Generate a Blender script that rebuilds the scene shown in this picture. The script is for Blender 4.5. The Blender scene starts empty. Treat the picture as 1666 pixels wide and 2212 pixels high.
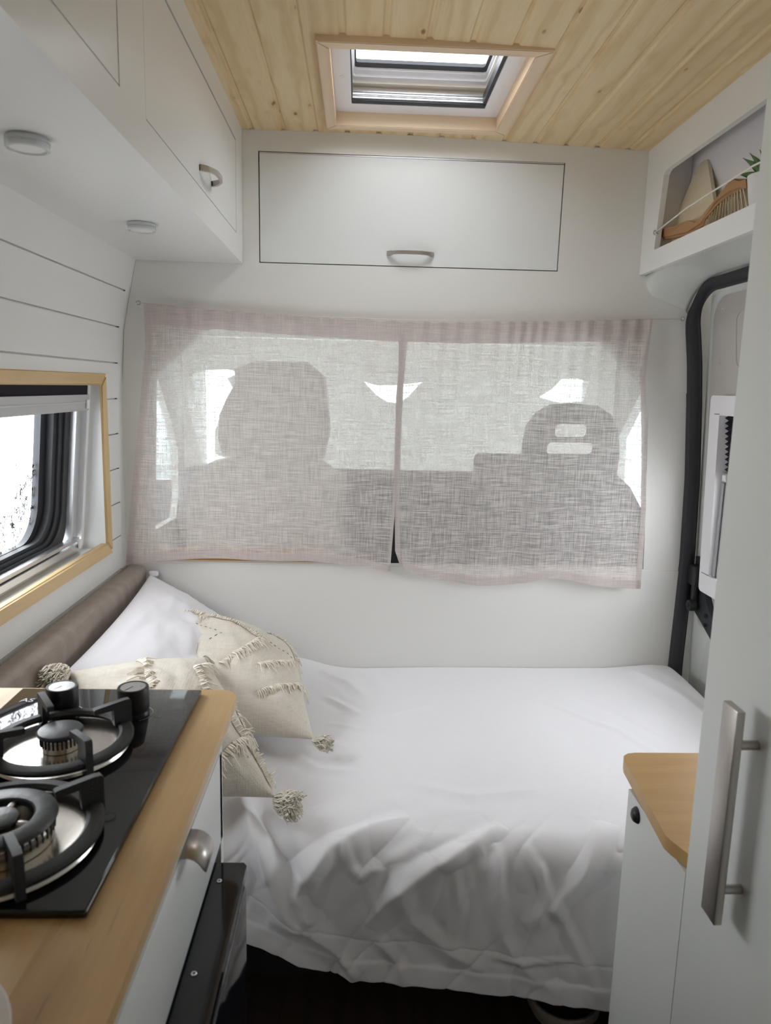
import bpy, bmesh, math, random
import numpy as np
from mathutils import Vector, Matrix
random.seed(7)
S = bpy.context.scene
C = S.collection
PI = math.pi
# ------------------------------------------------------------------ camera
cd = bpy.data.cameras.new('camera'); cam = bpy.data.objects.new('camera', cd); C.objects.link(cam)
yaw, pit, rol = .0393, .1681, .0255
fw = Vector((math.sin(yaw)*math.cos(pit), math.cos(yaw)*math.cos(pit), -math.sin(pit)))
rt = Vector((math.cos(yaw), -math.sin(yaw), 0)); up = rt.cross(fw)
r2 = rt*math.cos(rol)+up*math.sin(rol); u2 = -rt*math.sin(rol)+up*math.cos(rol)
cam.matrix_world = Matrix(((r2.x,u2.x,-fw.x,0),(r2.y,u2.y,-fw.y,0),(r2.z,u2.z,-fw.z,1.35),(0,0,0,1)))
cd.sensor_fit = 'HORIZONTAL'; cd.sensor_width = 36; cd.lens = 36*1581/1666
cd.clip_start = .02
cd.dof.use_dof = True; cd.dof.focus_distance = 2.0; cd.dof.aperture_fstop = 10
S.camera = cam
# ------------------------------------------------------------------ light
w = bpy.data.worlds.new('overcast'); S.world = w; w.use_nodes = True
bg = w.node_tree.nodes['Background']; bg.inputs[0].default_value = (.93,.965,1,1); bg.inputs[1].default_value = 1.0
def area(name, loc, rot, sx, sy, power, col=(1,1,1), portal=False):
    l = bpy.data.lights.new(name, 'AREA'); l.shape='RECTANGLE'; l.size=sx; l.size_y=sy; l.energy=power; l.color=col
    if portal: l.cycles.is_portal = True
    o = bpy.data.objects.new(name, l); o.location=loc; o.rotation_euler=rot; C.objects.link(o); return o
area('skylight_portal', (.135,1.82,2.3), (0,0,0), .5,.5, 1, portal=True)
area('side_window_portal', (-.86,1.48,1.12), (0,-PI/2,0), .5,1.0, 1, portal=True)
area('door_window_portal', (1.2,1.55,1.07), (0,PI/2,0), .6,1.1, 1, portal=True)
area('windscreen_portal', (.19,3.5,1.22), (PI/2,0,0), 2.0,.7, 1, portal=True)
area('passenger_window_portal', (-.85,2.95,1.08), (0,-PI/2,0), .7,.7, 1, portal=True)
area('driver_window_portal', (1.24,2.88,1.12), (0,PI/2,0), .62,.9, 1, portal=True)
area('rear_portal', (.15,-2.0,1.30), (-PI/2,0,0), .52,.22, 1, portal=True)
vs = S.view_settings
vs.view_transform='Standard'; vs.look='None'; vs.gamma=1; vs.use_curve_mapping=False
vs.exposure = 3.25
S.cycles.use_denoising = True
S.cycles.use_adaptive_sampling = True; S.cycles.adaptive_threshold = .02
S.cycles.max_bounces = 10; S.cycles.diffuse_bounces = 7; S.cycles.glossy_bounces = 4; S.cycles.transmission_bounces = 6
S.cycles.transparent_max_bounces = 12
S.cycles.caustics_reflective = False; S.cycles.caustics_refractive = False
S.cycles.sample_clamp_indirect = 12

# ------------------------------------------------------------------ materials
def sr(r,g,b):
    f = lambda c: (c/255/12.92 if c/255<=.04045 else ((c/255+.055)/1.055)**2.4)
    return (f(r),f(g),f(b),1)
class NT:
    def __init__(s, name):
        s.m = bpy.data.materials.new(name); s.m.use_nodes = True; s.t = s.m.node_tree; s.t.nodes.clear()
        s.out = s.t.nodes.new('ShaderNodeOutputMaterial')
    def n(s, kind, **kw):
        x = s.t.nodes.new(kind)
        for k,v in kw.items():
            if k.startswith('i_'):
                key = k[2:]; key = int(key) if key.isdigit() else key.replace('_',' ')
                s.put(x.inputs[key], v)
            else: setattr(x,k,v)
        return x
    def put(s, inp, v):
        if isinstance(v, bpy.types.NodeSocket): s.t.links.new(v, inp)
        elif isinstance(v, bpy.types.Node): s.t.links.new(v.outputs[0], inp)
        else: inp.default_value = v
    def math(s, op, a, b=0, c=0):
        x = s.n('ShaderNodeMath', operation=op); s.put(x.inputs[0],a); s.put(x.inputs[1],b); s.put(x.inputs[2],c); return x.outputs[0]
    def ramp(s, fac, *st):
        x = s.n('ShaderNodeValToRGB'); s.put(x.inputs[0],fac); e = x.color_ramp.elements
        while len(e)<len(st): e.new(.5)
        for i,(p,c) in enumerate(st): e[i].position=p; e[i].color = c if len(c)==4 else (*c,1)
        return x.outputs[0]
    def co(s): return s.n('ShaderNodeTexCoord').outputs['Object']
    def vmul(s, v, k):
        x = s.n('ShaderNodeVectorMath', operation='MULTIPLY'); s.put(x.inputs[0],v); s.put(x.inputs[1],k); return x.outputs[0]
    def vadd(s, v, k):
        x = s.n('ShaderNodeVectorMath', operation='ADD'); s.put(x.inputs[0],v); s.put(x.inputs[1],k); return x.outputs[0]
    def noise(s, v, scale, detail=3, rough=.5, dist=0):
        x = s.n('ShaderNodeTexNoise'); s.put(x.inputs['Vector'],v); s.put(x.inputs['Scale'],scale); s.put(x.inputs['Detail'],detail)
        s.put(x.inputs['Roughness'],rough); s.put(x.inputs['Distortion'],dist); return x.outputs[0]
    def mix(s, f, a, b, mode='MIX'):
        x = s.n('ShaderNodeMix', data_type='RGBA', blend_type=mode)
        s.put(x.inputs[0],f); s.put(x.inputs[6],a); s.put(x.inputs[7],b); return x.outputs[2]
    def bump(s, h, st, d):
        return s.n('ShaderNodeBump', i_Strength=st, i_Distance=d, i_Height=h).outputs[0]
    def pbr(s, col, rough=.5, metal=0, normal=None, spec=.5, **kw):
        b = s.n('ShaderNodeBsdfPrincipled'); s.put(b.inputs['Base Color'],col); s.put(b.inputs['Roughness'],rough)
        s.put(b.inputs['Metallic'],metal); s.put(b.inputs['Specular IOR Level'],spec)
        if normal: s.put(b.inputs['Normal'],normal)
        for k,v in kw.items(): s.put(b.inputs[k.replace('_',' ')],v)
        return b
    def done(s, sh): s.put(s.out.inputs[0], sh.outputs[0] if isinstance(sh,bpy.types.Node) else sh); return s.m
def paint(name, col, rough=.45, bs=.15, scale=90, spec=.4, metal=0):
    t = NT(name); c = t.co(); h = t.noise(c, scale, 4, .6)
    v = t.noise(c, 3, 2)
    cc = t.mix(t.math('MULTIPLY', v, .10), col, (col[0]*.8,col[1]*.8,col[2]*.8,1))
    return t.done(t.pbr(cc, rough, metal, t.bump(h, bs, .0012), spec))
def fabric(name, col, scale=900, bs=.4, sheen=.2, rough=.9, axes=(1,1,1), mot=.6):
    t = NT(name); c = t.vmul(t.co(), axes)
    a = t.noise(t.vmul(c,(1,.06,.06)), scale, 2); b = t.noise(t.vmul(c,(.06,1,.06)), scale, 2); d = t.noise(t.vmul(c,(.06,.06,1)), scale, 2)
    h = t.math('ADD', t.math('ADD', a, b), d)
    cc = t.mix(t.math('MULTIPLY', t.math('SUBTRACT', h, 1.2), mot), col, (col[0]*.72,col[1]*.70,col[2]*.66,1))
    return t.done(t.pbr(cc, rough, 0, t.bump(h, bs, .0008), .2, Sheen_Weight=sheen))
def metal(name, col, rough=.3, brush=None):
    t = NT(name); c = t.co(); k = brush or (1,1,1)
    h = t.noise(t.vmul(c,k), 400, 2)
    return t.done(t.pbr(col, t.math('ADD', rough-.08, t.math('MULTIPLY', h, .16)), 1, t.bump(h,.08,.0005)))
def woodmat(name, light, dark, grain_axis='y', scale=1.0, board=None, rough=.5, knots=.5, knot_col=(.13,.06,.025,1), streak=.5, board_axis='x', off=0.0, stain=None, kx=9, ky=3.6):
    """grain runs along grain_axis; board: width of glued or laid boards across board_axis"""
    t = NT(name); c = t.co(); sep = t.n('ShaderNodeSeparateXYZ', i_0=c)
    ax = {'x':sep.outputs[0],'y':sep.outputs[1],'z':sep.outputs[2]}
    g = ax[grain_axis]; others = [a for a in 'xyz' if a!=grain_axis]
    if board:
        bi = t.math('FLOOR', t.math('DIVIDE', t.math('SUBTRACT', ax[board_axis], off), board))
        rnd = t.n('ShaderNodeTexWhiteNoise', noise_dimensions='1D', i_1=bi); rv = rnd.outputs[0]
    else: rv = 0.37; bi = 0.0
    gs = t.math('ADD', g, t.math('MULTIPLY', rv, 13.7))
    cr = t.n('ShaderNodeCombineXYZ', i_0=t.math('MULTIPLY', ax[others[0]], 1.0), i_1=t.math('MULTIPLY', gs, .055), i_2=t.math('ADD', t.math('MULTIPLY',ax[others[1]],1.0), t.math('MULTIPLY', rv, 5.3)))
    fine = t.noise(cr, 260*scale, 3, .6)
    # knots bend the rings around them
    kv = t.n('ShaderNodeCombineXYZ', i_0=t.math('MULTIPLY', ax[others[0]], kx), i_1=t.math('MULTIPLY', gs, ky), i_2=t.math('ADD', t.math('MULTIPLY',ax[others[1]],2), t.math('MULTIPLY', rv, 31)))
    vo = t.n('ShaderNodeTexVoronoi', i_Vector=kv, i_Scale=1.0*scale); kd = vo.outputs['Distance']
    krnd = t.n('ShaderNodeSeparateColor', i_0=vo.outputs['Color']).outputs[0]
    low = t.noise(cr, 14*scale, 2, .5)
    ring = t.math('ADD', t.math('MULTIPLY', ax[others[0]], 120*scale), t.math('ADD', t.math('MULTIPLY', low, 16), t.math('DIVIDE', 1.1, t.math('ADD', kd, .22))))
    rg = t.math('ADD', .5, t.math('MULTIPLY', .5, t.math('SINE', ring)))
    rg = t.math('POWER', rg, 2.2)
    f = t.math('ADD', t.math('MULTIPLY', rg, streak), t.math('MULTIPLY', t.math('SUBTRACT', fine, .35), .55))
    col = t.mix(f, light, dark)
    wide = t.noise(cr, 22*scale, 2)
    col = t.mix(t.math('MULTIPLY', wide, .35), col, (light[0]*.86,light[1]*.78,light[2]*.66,1))
    if board:
        r2_ = t.n('ShaderNodeTexWhiteNoise', noise_dimensions='1D', i_1=t.math('ADD', bi, 71.3)).outputs[0]
        col = t.mix(t.math('MULTIPLY', r2_, .22), col, (dark[0]*1.05,dark[1]*1.05,dark[2]*1.0,1))
    kk = t.math('MULTIPLY', t.ramp(kd, (0,(1,1,1)),(.075,(.8,.8,.8)),(.13,(0,0,0))), t.math('LESS_THAN', krnd, knots))
    halo = t.math('MULTIPLY', t.ramp(kd, (0,(1,1,1)),(.34,(0,0,0))), t.math('LESS_THAN', krnd, knots))
    col = t.mix(t.math('MULTIPLY', halo, .45), col, dark)
    col = t.mix(kk, col, knot_col)
    if stain: # heartwood band running with the grain
        sx = t.math('ADD', ax['x'], t.math('MULTIPLY', t.math('SUBTRACT', t.noise(t.vmul(c,(.5,1,1)), 5, 2), .5), .09))
        band = t.math('MULTIPLY', t.ramp(t.math('ABSOLUTE', t.math('SUBTRACT', sx, stain)), (0,(1,1,1)),(.022,(.6,.6,.6)),(.05,(0,0,0))),
                      t.ramp(ax['y'], (.5,(1,1,1)),(.66,(.0,.0,.0))))
        col = t.mix(t.math('MULTIPLY', band, .5), col, (dark[0]*.55,dark[1]*.5,dark[2]*.45,1))
        crack = t.math('MULTIPLY', t.math('GREATER_THAN', t.noise(t.vmul(c,(260,9,1)), 1, 2), .69), band)
        col = t.mix(t.math('MULTIPLY', crack, .8), col, (.05,.025,.01,1))
    return t.done(t.pbr(col, rough, 0, t.bump(t.math('ADD',fine,t.math('MULTIPLY',rg,.5)), .12, .0008), .35))
M = {}
M['white'] = paint('white_paint', (.80,.795,.775,1), .5, .10)
M['wallboard'] = paint('white_bulkhead_paint', (.78,.775,.75,1), .38, .12, 60)
M['satin'] = paint('white_satin_paint', (.80,.81,.80,1), .28, .22, 140)
M['laminate'] = paint('white_laminate', (.77,.79,.785,1), .32, .05)
M['tallwhite'] = paint('white_tall_unit_paint', (.72,.74,.71,1), .42, .10)
M['shelfback'] = paint('grey_white_lining', (.80,.78,.79,1), .8, .1)
M['plastic'] = paint('white_plastic', (.86,.85,.88,1), .35, .03)
M['beigeplastic'] = paint('cream_plastic', (.80,.74,.66,1), .4, .03)
M['bodymetal'] = paint('white_body_metal', (.74,.76,.73,1), .22, .02)
M['doorcard'] = paint('beige_grey_door_card', (.56,.53,.50,1), .6, .1, 300)
M['greyplastic'] = paint('grey_aluminium_track', (.55,.56,.57,1), .35, .04, metal=.4)
M['silver'] = metal('silver_rail', (.72,.73,.75,1), .4, (1,.05,1))
M['nickel'] = metal('brushed_nickel', (.50,.47,.44,1), .36, (1,1,.05))
M['steel'] = metal('stainless_steel', (.70,.67,.62,1), .22)
M['chrome'] = metal('chrome', (.85,.86,.88,1), .08)
M['alu'] = metal('spun_aluminium', (.8,.8,.8,1), .3)
M['rubber'] = paint('black_rubber', (.032,.034,.040,1), .5, .25, 250, .4)
M['seal'] = paint('black_door_seal', (.042,.042,.048,1), .6, .4, 400, .3)
M['darkmesh'] = paint('black_blind_fabric', (.012,.010,.018,1), .8, .2)
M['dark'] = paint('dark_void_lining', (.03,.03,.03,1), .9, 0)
M['gapline'] = paint('shadow_gap_lining', (.16,.15,.14,1), .9, 0)
M['castiron'] = paint('matt_cast_iron', (.024,.025,.028,1), .48, .8, 700, .45)
M['knobblack'] = paint('soft_black_plastic', (.018,.018,.019,1), .42, .1, 500, .4)
M['capblack'] = paint('enamelled_burner_cap', (.045,.05,.056,1), .36, .35, 120, .5)
M['fridge'] = paint('gloss_black_fridge', (.010,.010,.014,1), .08, .02, 10, .6)
M['hobglass'] = paint('black_hob_glass', (.010,.010,.011,1), .04, .0, 10, .6)
M['brightspeck'] = paint('pale_print', (.45,.45,.47,1), .4, 0)
M['cushion'] = fabric('taupe_cushion_cloth', (.33,.275,.24,1), 500, .25, .25)
M['sheet'] = fabric('white_cotton', (.87,.87,.91,1), 2600, .05, .1, mot=.06)
M['pillowcase'] = fabric('white_pillow_cotton', (.82,.81,.85,1), 2600, .05, .1, mot=.06)
M['boho'] = fabric('cream_slub_cotton', (.76,.71,.635,1), 420, .8, .1)
M['yarn'] = fabric('cream_yarn', (.88,.83,.74,1), 2500, .2, .1)
M['stitch'] = paint('dark_open_stitch', (.22,.19,.15,1), .9, 0)
M['pine'] = woodmat('pine_cladding', (.80,.65,.41,1), (.55,.36,.15,1), 'y', 1.0, .0885, .55, .42, (.26,.13,.05,1), .42, off=.132, kx=21, ky=9)
M['frame'] = woodmat('skylight_frame_pine', (.80,.64,.46,1), (.64,.45,.28,1), 'x', 1.0, None, .5, 0.0)
M['frame_y'] = woodmat('skylight_frame_pine_lengthwise', (.80,.64,.46,1), (.64,.45,.28,1), 'y', 1.0, None, .5, 0.0)
M['ash'] = woodmat('ash_window_trim', (.72,.54,.30,1), (.50,.33,.14,1), 'y', 1.0, None, .42, 0.0, streak=.5)
M['ash_z'] = woodmat('ash_window_trim_upright', (.72,.54,.30,1), (.50,.33,.14,1), 'z', 1.0, None, .42, 0.0, streak=.5)
M['worktop'] = woodmat('rustic_birch_worktop', (.70,.50,.26,1), (.44,.25,.10,1), 'y', .75, .085, .34, .5, (.13,.06,.02,1), .55, off=-.187, stain=-.255)
M['tabletop'] = woodmat('ash_table_leaf', (.56,.36,.155,1), (.42,.24,.09,1), 'x', .9, None, .4, .18, (.12,.05,.02,1), .22)
M['orangewood'] = woodmat('orange_pine_board', (.70,.40,.15,1), (.55,.27,.08,1), 'x', 1, None, .5, 0.0)
M['brushwood'] = woodmat('beech_handle', (.44,.25,.12,1), (.34,.18,.08,1), 'y', 1.5, None, .45, 0.0, streak=.15)
M['paleply'] = woodmat('pale_plywood', (.80,.71,.54,1), (.72,.60,.42,1), 'z', 1.5, None, .6, 0.0, streak=.2)
M['floor'] = woodmat('dark_vinyl_floor', (.085,.058,.048,1), (.05,.034,.028,1), 'y', .6, .15, .45, 0.0)
M['bristle'] = paint('cream_bristle', (.80,.72,.56,1), .9, .6, 900)
M['leaf'] = paint('green_leaf', (.10,.21,.09,1), .5, .2, 100)
M['pot'] = paint('white_pot', (.74,.73,.75,1), .4, .05)
M['cord'] = paint('white_elastic_cord', (.80,.78,.74,1), .8, .2)
M['seatdark'] = fabric('dark_grey_seat_cloth', (.045,.045,.05,1), 400, .3, .2)
M['seatpale'] = fabric('pale_grey_seat_cover', (.78,.76,.74,1), 400, .3, .2)
M['headliner'] = fabric('grey_headliner', (.66,.65,.62,1), 300, .2, .1)
M['trimgrey'] = paint('grey_cab_plastic', (.10,.10,.11,1), .6, .2)
def shade_mat():
    t = NT('translucent_windscreen_shade'); d=t.n('ShaderNodeBsdfDiffuse',i_Color=(.84,.83,.80,1)); l=t.n('ShaderNodeBsdfTranslucent',i_Color=(.84,.83,.80,1))
    return t.done(t.n('ShaderNodeMixShader',i_0=.52,i_1=d,i_2=l))
M['shade'] = shade_mat()
M['redhead'] = paint('pink_fabric', (.55,.33,.28,1), .9, .1)
M['basketpale'] = fabric('pale_felt', (.40,.36,.31,1), 300, .4, .2)
M['ceramic'] = paint('white_ceramic', (.66,.63,.60,1), .3, .02)
def glassmat(name, tint=(1,1,1,1), frost=False):
    t = NT(name); tr = t.n('ShaderNodeBsdfTransparent', i_Color=tint); gl = t.n('ShaderNodeBsdfGlossy', i_Roughness=.02)
    fr = t.math('MULTIPLY', t.n('ShaderNodeFresnel', i_IOR=1.35), t.math('SUBTRACT', 1, t.n('ShaderNodeNewGeometry').outputs['Backfacing']))
    mx = t.n('ShaderNodeMixShader', i_0=fr, i_1=tr, i_2=gl)
    if frost: # dried water marks, denser towards the sill
        c = t.co(); z = t.n('ShaderNodeSeparateXYZ', i_0=c).outputs[2]
        n = t.noise(t.vmul(c,(1,1,.55)), 46, 4, .62, .6)
        th = t.math('ADD', .41, t.math('MULTIPLY', 1.1, t.math('SUBTRACT', z, .95)))
        big = t.noise(t.vmul(c,(1,1,.25)), 9, 2)
        th = t.math('SUBTRACT', th, t.math('MULTIPLY', t.math('SUBTRACT', big,.5), .35))
        m = t.math('MULTIPLY', t.math('GREATER_THAN', n, th), 1)
        d = t.n('ShaderNodeBsdfTransparent', i_Color=(.06,.063,.066,1))
        edge = t.math('MULTIPLY', m, t.math('LESS_THAN', n, t.math('ADD', th, .045)))
        mx = t.n('ShaderNodeMixShader', i_0=edge, i_1=mx, i_2=d)
    return t.done(mx)
M['glass'] = glassmat('window_glass')
M['dimglass'] = glassmat('light_dimming_cab_glass', (.66,.69,.69,1))  # tint added to dim the daylight coming through the cab panes
M['frosted'] = glassmat('water_marked_glass', (1,1,1,1), True)
def acrylic():
    t = NT('clear_acrylic_rim'); a = t.n('ShaderNodeBsdfTransparent', i_Color=(.93,.95,.95,1)); b = t.pbr((.80,.82,.82,1), .08, 0, None, .7)
    return t.done(t.n('ShaderNodeMixShader', i_0=.55, i_1=a, i_2=b))
M['acrylic'] = acrylic()
M['diffuser'] = paint('white_lamp_diffuser', (.80,.80,.78,1), .3, 0)
def curtain_mat(name, dens, col):
    t = NT(name); c = t.co()
    hz = t.noise(t.vmul(c,(18,1,620)), 1, 2, .6); vt = t.noise(t.vmul(c,(620,1,16)), 1, 2, .6)
    hz2 = t.noise(t.vmul(c,(6,1,190)), 1, 2, .5)
    s = t.math('ADD', t.math('MULTIPLY', hz, .46), t.math('ADD', t.math('MULTIPLY', vt, .38), t.math('MULTIPLY', hz2, .16)))
    th = t.ramp(s, (.43,(0,0,0)),(.57,(1,1,1)))
    fac = t.math('ADD', dens, t.math('MULTIPLY', t.math('SUBTRACT', th, .5), .46 if dens<.8 else .08)); fac = t.math('MINIMUM', fac, 1)
    cc = t.mix(th, (col[0]*.93,col[1]*.93,col[2]*.93,1), (col[0]*1.07,col[1]*1.07,col[2]*1.07,1))
    nb = t.bump(s, .3, .0008)
    df = t.n('ShaderNodeBsdfDiffuse', i_Color=cc, i_Normal=nb); tl = t.n('ShaderNodeBsdfTranslucent', i_Color=cc)
    cl = t.n('ShaderNodeMixShader', i_0=.42, i_1=df, i_2=tl)
    tr = t.n('ShaderNodeBsdfTransparent')
    return t.done(t.n('ShaderNodeMixShader', i_0=fac, i_1=tr, i_2=cl))
CC = (.80,.745,.72,1)
M['linen'] = curtain_mat('sheer_linen', .72, CC)
M['linen2'] = curtain_mat('doubled_linen', .94, (.72,.655,.64,1))

# ------------------------------------------------------------------ helpers
def link(name, me, mat, parent=None, smooth=False, auto=None):
    o = bpy.data.objects.new(name, me); C.objects.link(o)
    if mat is not None: me.materials.append(M[mat] if isinstance(mat,str) else mat)
    if parent is not None:
        o.parent = parent; o.matrix_parent_inverse = Matrix.Translation(-parent.location)
    if smooth:
        for p in me.polygons: p.use_smooth = True
    if auto is not None:
        for p in me.polygons: p.use_smooth = True
        bm = bmesh.new(); bm.from_mesh(me)
        for e in bm.edges:
            if len(e.link_faces)==2 and e.calc_face_angle(0) > math.radians(auto): e.smooth = False
        bm.to_mesh(me); bm.free()
    return o
def thing(name, label, cat, loc=(0,0,0), group=None):
    o = bpy.data.objects.new(name, None); o.empty_display_size=.05; C.objects.link(o); o.location = loc
    o['label']=label; o['category']=cat
    if group: o['group']=group
    return o
def tag(o, label, cat, group=None):
    o['label']=label; o['category']=cat
    if group: o['group']=group
    return o
def struct(name, loc=(0,0,0)):
    o = bpy.data.objects.new(name, None); o.empty_display_size=.05; C.objects.link(o); o.location=loc; o['kind']='structure'; return o
def fin(bm, name, mat, parent=None, smooth=False, auto=None):
    bmesh.ops.recalc_face_normals(bm, faces=bm.faces)
    me = bpy.data.meshes.new(name); bm.to_mesh(me); bm.free(); return link(name, me, mat, parent, smooth, auto)
def abox(bm, a, b, bev=0, seg=2):
    x0,y0,z0 = [min(p,q) for p,q in zip(a,b)]; x1,y1,z1 = [max(p,q) for p,q in zip(a,b)]
    r = bmesh.ops.create_cube(bm, size=1)
    for v in r['verts']:
        v.co = Vector(((x0+x1)/2+v.co.x*(x1-x0), (y0+y1)/2+v.co.y*(y1-y0), (z0+z1)/2+v.co.z*(z1-z0)))
    if bev>0:
        es = set(e for v in r['verts'] for e in v.link_edges)
        bmesh.ops.bevel(bm, geom=list(es), offset=bev, segments=seg, profile=.5, affect='EDGES')
def box(name, a, b, mat, parent=None, bev=0, seg=2):
    bm = bmesh.new(); abox(bm,a,b,bev,seg); return fin(bm,name,mat,parent,auto=35 if bev else None)
AX = {'x':lambda u,v,d:(d,u,v), 'y':lambda u,v,d:(u,d,v), 'z':lambda u,v,d:(u,v,d)}
def aslab(bm, outer, holes, axis, d0, d1, fn=None):
    """flat plate with holes; outline (u,v) in the plane across axis"""
    f = fn or AX[axis]; loops=[outer]+list(holes); rings=[]
    edges=[]
    for lp in loops:
        vs_=[bm.verts.new(f(u,v,d0)) for u,v in lp]
        es=[bm.edges.new((vs_[i],vs_[(i+1)%len(vs_)])) for i in range(len(vs_))]
        edges+=es; rings.append(vs_)
    r = bmesh.ops.triangle_fill(bm, use_beauty=True, use_dissolve=False, edges=edges)
    faces=[g for g in r['geom'] if isinstance(g,bmesh.types.BMFace)]
    mp={}
    for lp,vs_ in zip(loops,rings):
        for (u,v),a in zip(lp,vs_): mp[a]=bm.verts.new(f(u,v,d1))
    for fc in faces: bm.faces.new([mp[v] for v in reversed(fc.verts)])
    for vs_ in rings:
        for i in range(len(vs_)):
            a,b = vs_[i],vs_[(i+1)%len(vs_)]; bm.faces.new((a,b,mp[b],mp[a]))
def slab(name, outer, holes, axis, d0, d1, mat, parent=None, fn=None, auto=30):
    bm=bmesh.new(); aslab(bm,outer,holes,axis,d0,d1,fn); return fin(bm,name,mat,parent,auto=auto)
def rrect(x0,y0,x1,y1,r,seg=8):
    rs = r if isinstance(r,(list,tuple)) else [r]*4   # bl, br, tr, tl
    out=[]
    for (cx,cy,a0,rr) in ((x0+rs[0],y0+rs[0],PI,rs[0]),(x1-rs[1],y0+rs[1],1.5*PI,rs[1]),(x1-rs[2],y1-rs[2],0,rs[2]),(x0+rs[3],y1-rs[3],.5*PI,rs[3])):
        if rr<=1e-6: out.append((cx,cy)); continue
        for i in range(seg+1):
            a=a0+i/seg*PI/2; out.append((cx+rr*math.cos(a),cy+rr*math.sin(a)))
    return out
def rect(x0,y0,x1,y1): return [(x0,y0),(x1,y0),(x1,y1),(x0,y1)]
def atube(bm, pts, r, seg=8, cap=True, flat=None):
    pts=[Vector(p) for p in pts]; n=len(pts); rad = r if isinstance(r,(list,tuple)) else [r]*n
    rings=[]; prev=None
    for i,p in enumerate(pts):
        t=(pts[min(i+1,n-1)]-pts[max(i-1,0)]).normalized()
        if prev is None:
            a = t.orthogonal().normalized()
        else:
            a = (prev - t*prev.dot(t)).normalized()
        prev=a; b=t.cross(a)
        rings.append([bm.verts.new(p+(a*math.cos(k/seg*2*PI)+b*math.sin(k/seg*2*PI))*rad[i]) for k in range(seg)])
    for i in range(n-1):
        for k in range(seg): bm.faces.new((rings[i][k],rings[i][(k+1)%seg],rings[i+1][(k+1)%seg],rings[i+1][k]))
    if cap and seg>2: bm.faces.new(rings[0][::-1]); bm.faces.new(rings[-1])
def tube(name, pts, r, mat, parent=None, seg=8):
    bm=bmesh.new(); atube(bm,pts,r,seg); return fin(bm,name,mat,parent,smooth=True)
def alathe(bm, prof, ctr, seg=40, axis='z'):
    cx,cy,cz=ctr; rings=[]
    for r,h in prof:
        if r<1e-5: rings.append([bm.verts.new((cx,cy,cz+h) if axis=='z' else (cx+h,cy,cz) if axis=='x' else (cx,cy+h,cz))]); continue
        ring=[]
        for k in range(seg):
            c_,s_=r*math.cos(k/seg*2*PI), r*math.sin(k/seg*2*PI)
            ring.append(bm.verts.new((cx+c_,cy+s_,cz+h) if axis=='z' else (cx+h,cy+c_,cz+s_) if axis=='x' else (cx+c_,cy+h,cz+s_)))
        rings.append(ring)
    for A,B in zip(rings,rings[1:]):
        if len(A)==1 and len(B)==1: continue
        for k in range(seg):
            k2=(k+1)%seg
            if len(A)==1: bm.faces.new((A[0],B[k],B[k2]))
            elif len(B)==1: bm.faces.new((A[k],A[k2],B[0]))
            else: bm.faces.new((A[k],A[k2],B[k2],B[k]))
def lathe(name, prof, ctr, mat, parent=None, seg=40, axis='z', auto=35):
    bm=bmesh.new(); alathe(bm,prof,ctr,seg,axis); return fin(bm,name,mat,parent,auto=auto)
def gridmesh(name, X, Y, Z, mat, parent=None, closed=False, solid=0):
    n,m = X.shape
    co = np.stack([X,Y,Z],-1).reshape(-1,3)
    idx = np.arange(n*m).reshape(n,m)
    q = np.stack([idx[:-1,:-1],idx[:-1,1:],idx[1:,1:],idx[1:,:-1]],-1).reshape(-1,4)
    me=bpy.data.meshes.new(name); me.from_pydata(co.tolist(),[],q.tolist()); me.update()
    o=link(name,me,mat,parent,smooth=True)
    if solid:
        md=o.modifiers.new('thickness','SOLIDIFY'); md.thickness=solid; md.offset=-1
    return o
class Noise2:
    def __init__(s, seed): s.g=np.random.RandomState(seed).rand(256,256)
    def __call__(s,x,y):
        xi=np.floor(x).astype(int); yi=np.floor(y).astype(int); fx=x-xi; fy=y-yi
        fx=fx*fx*(3-2*fx); fy=fy*fy*(3-2*fy); g=s.g
        a=g[xi%256,yi%256]; b=g[(xi+1)%256,yi%256]; c=g[xi%256,(yi+1)%256]; d=g[(xi+1)%256,(yi+1)%256]
        return (a*(1-fx)+b*fx)*(1-fy)+(c*(1-fx)+d*fx)*fy-.5
def fbm(N,x,y,o=3):
    s=0;a=1
    for i in range(o): s=s+a*N(x*2**i+i*17.3,y*2**i+i*9.1); a*=.5
    return s
def segdist(px,py,poly):
    """distance to a polyline, signed side, and position along it"""
    best=np.full(px.shape,1e9); tt=np.zeros(px.shape); sg=np.ones(px.shape); L=0
    tot=sum(math.hypot(b[0]-a[0],b[1]-a[1]) for a,b in zip(poly,poly[1:]))
    for a,b in zip(poly,poly[1:]):
        dx,dy=b[0]-a[0],b[1]-a[1]; l2=dx*dx+dy*dy; t=np.clip(((px-a[0])*dx+(py-a[1])*dy)/l2,0,1)
        ex,ey=px-(a[0]+t*dx),py-(a[1]+t*dy); d=np.hypot(ex,ey); m=d<best
        best=np.where(m,d,best); tt=np.where(m,(L+t*math.sqrt(l2))/tot,tt); sg=np.where(m,np.sign(dx*ey-dy*ex),sg); L+=math.sqrt(l2)
    return best,tt,sg
def folds(px,py,lst):
    h=0
    for poly,amp,wid in lst:
        d,t,sg=segdist(px,py,poly)
        env=np.sin(np.clip(t,.0,1)*PI)**.5*.9+.1
        e=(d/wid)*np.where(sg>0,1.0,.55)
        h=h+amp*env*(.85*np.exp(-(e*1.15)**1.3)-.30*np.exp(-((d-1.9*wid)/wid)**2))
    return h

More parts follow.
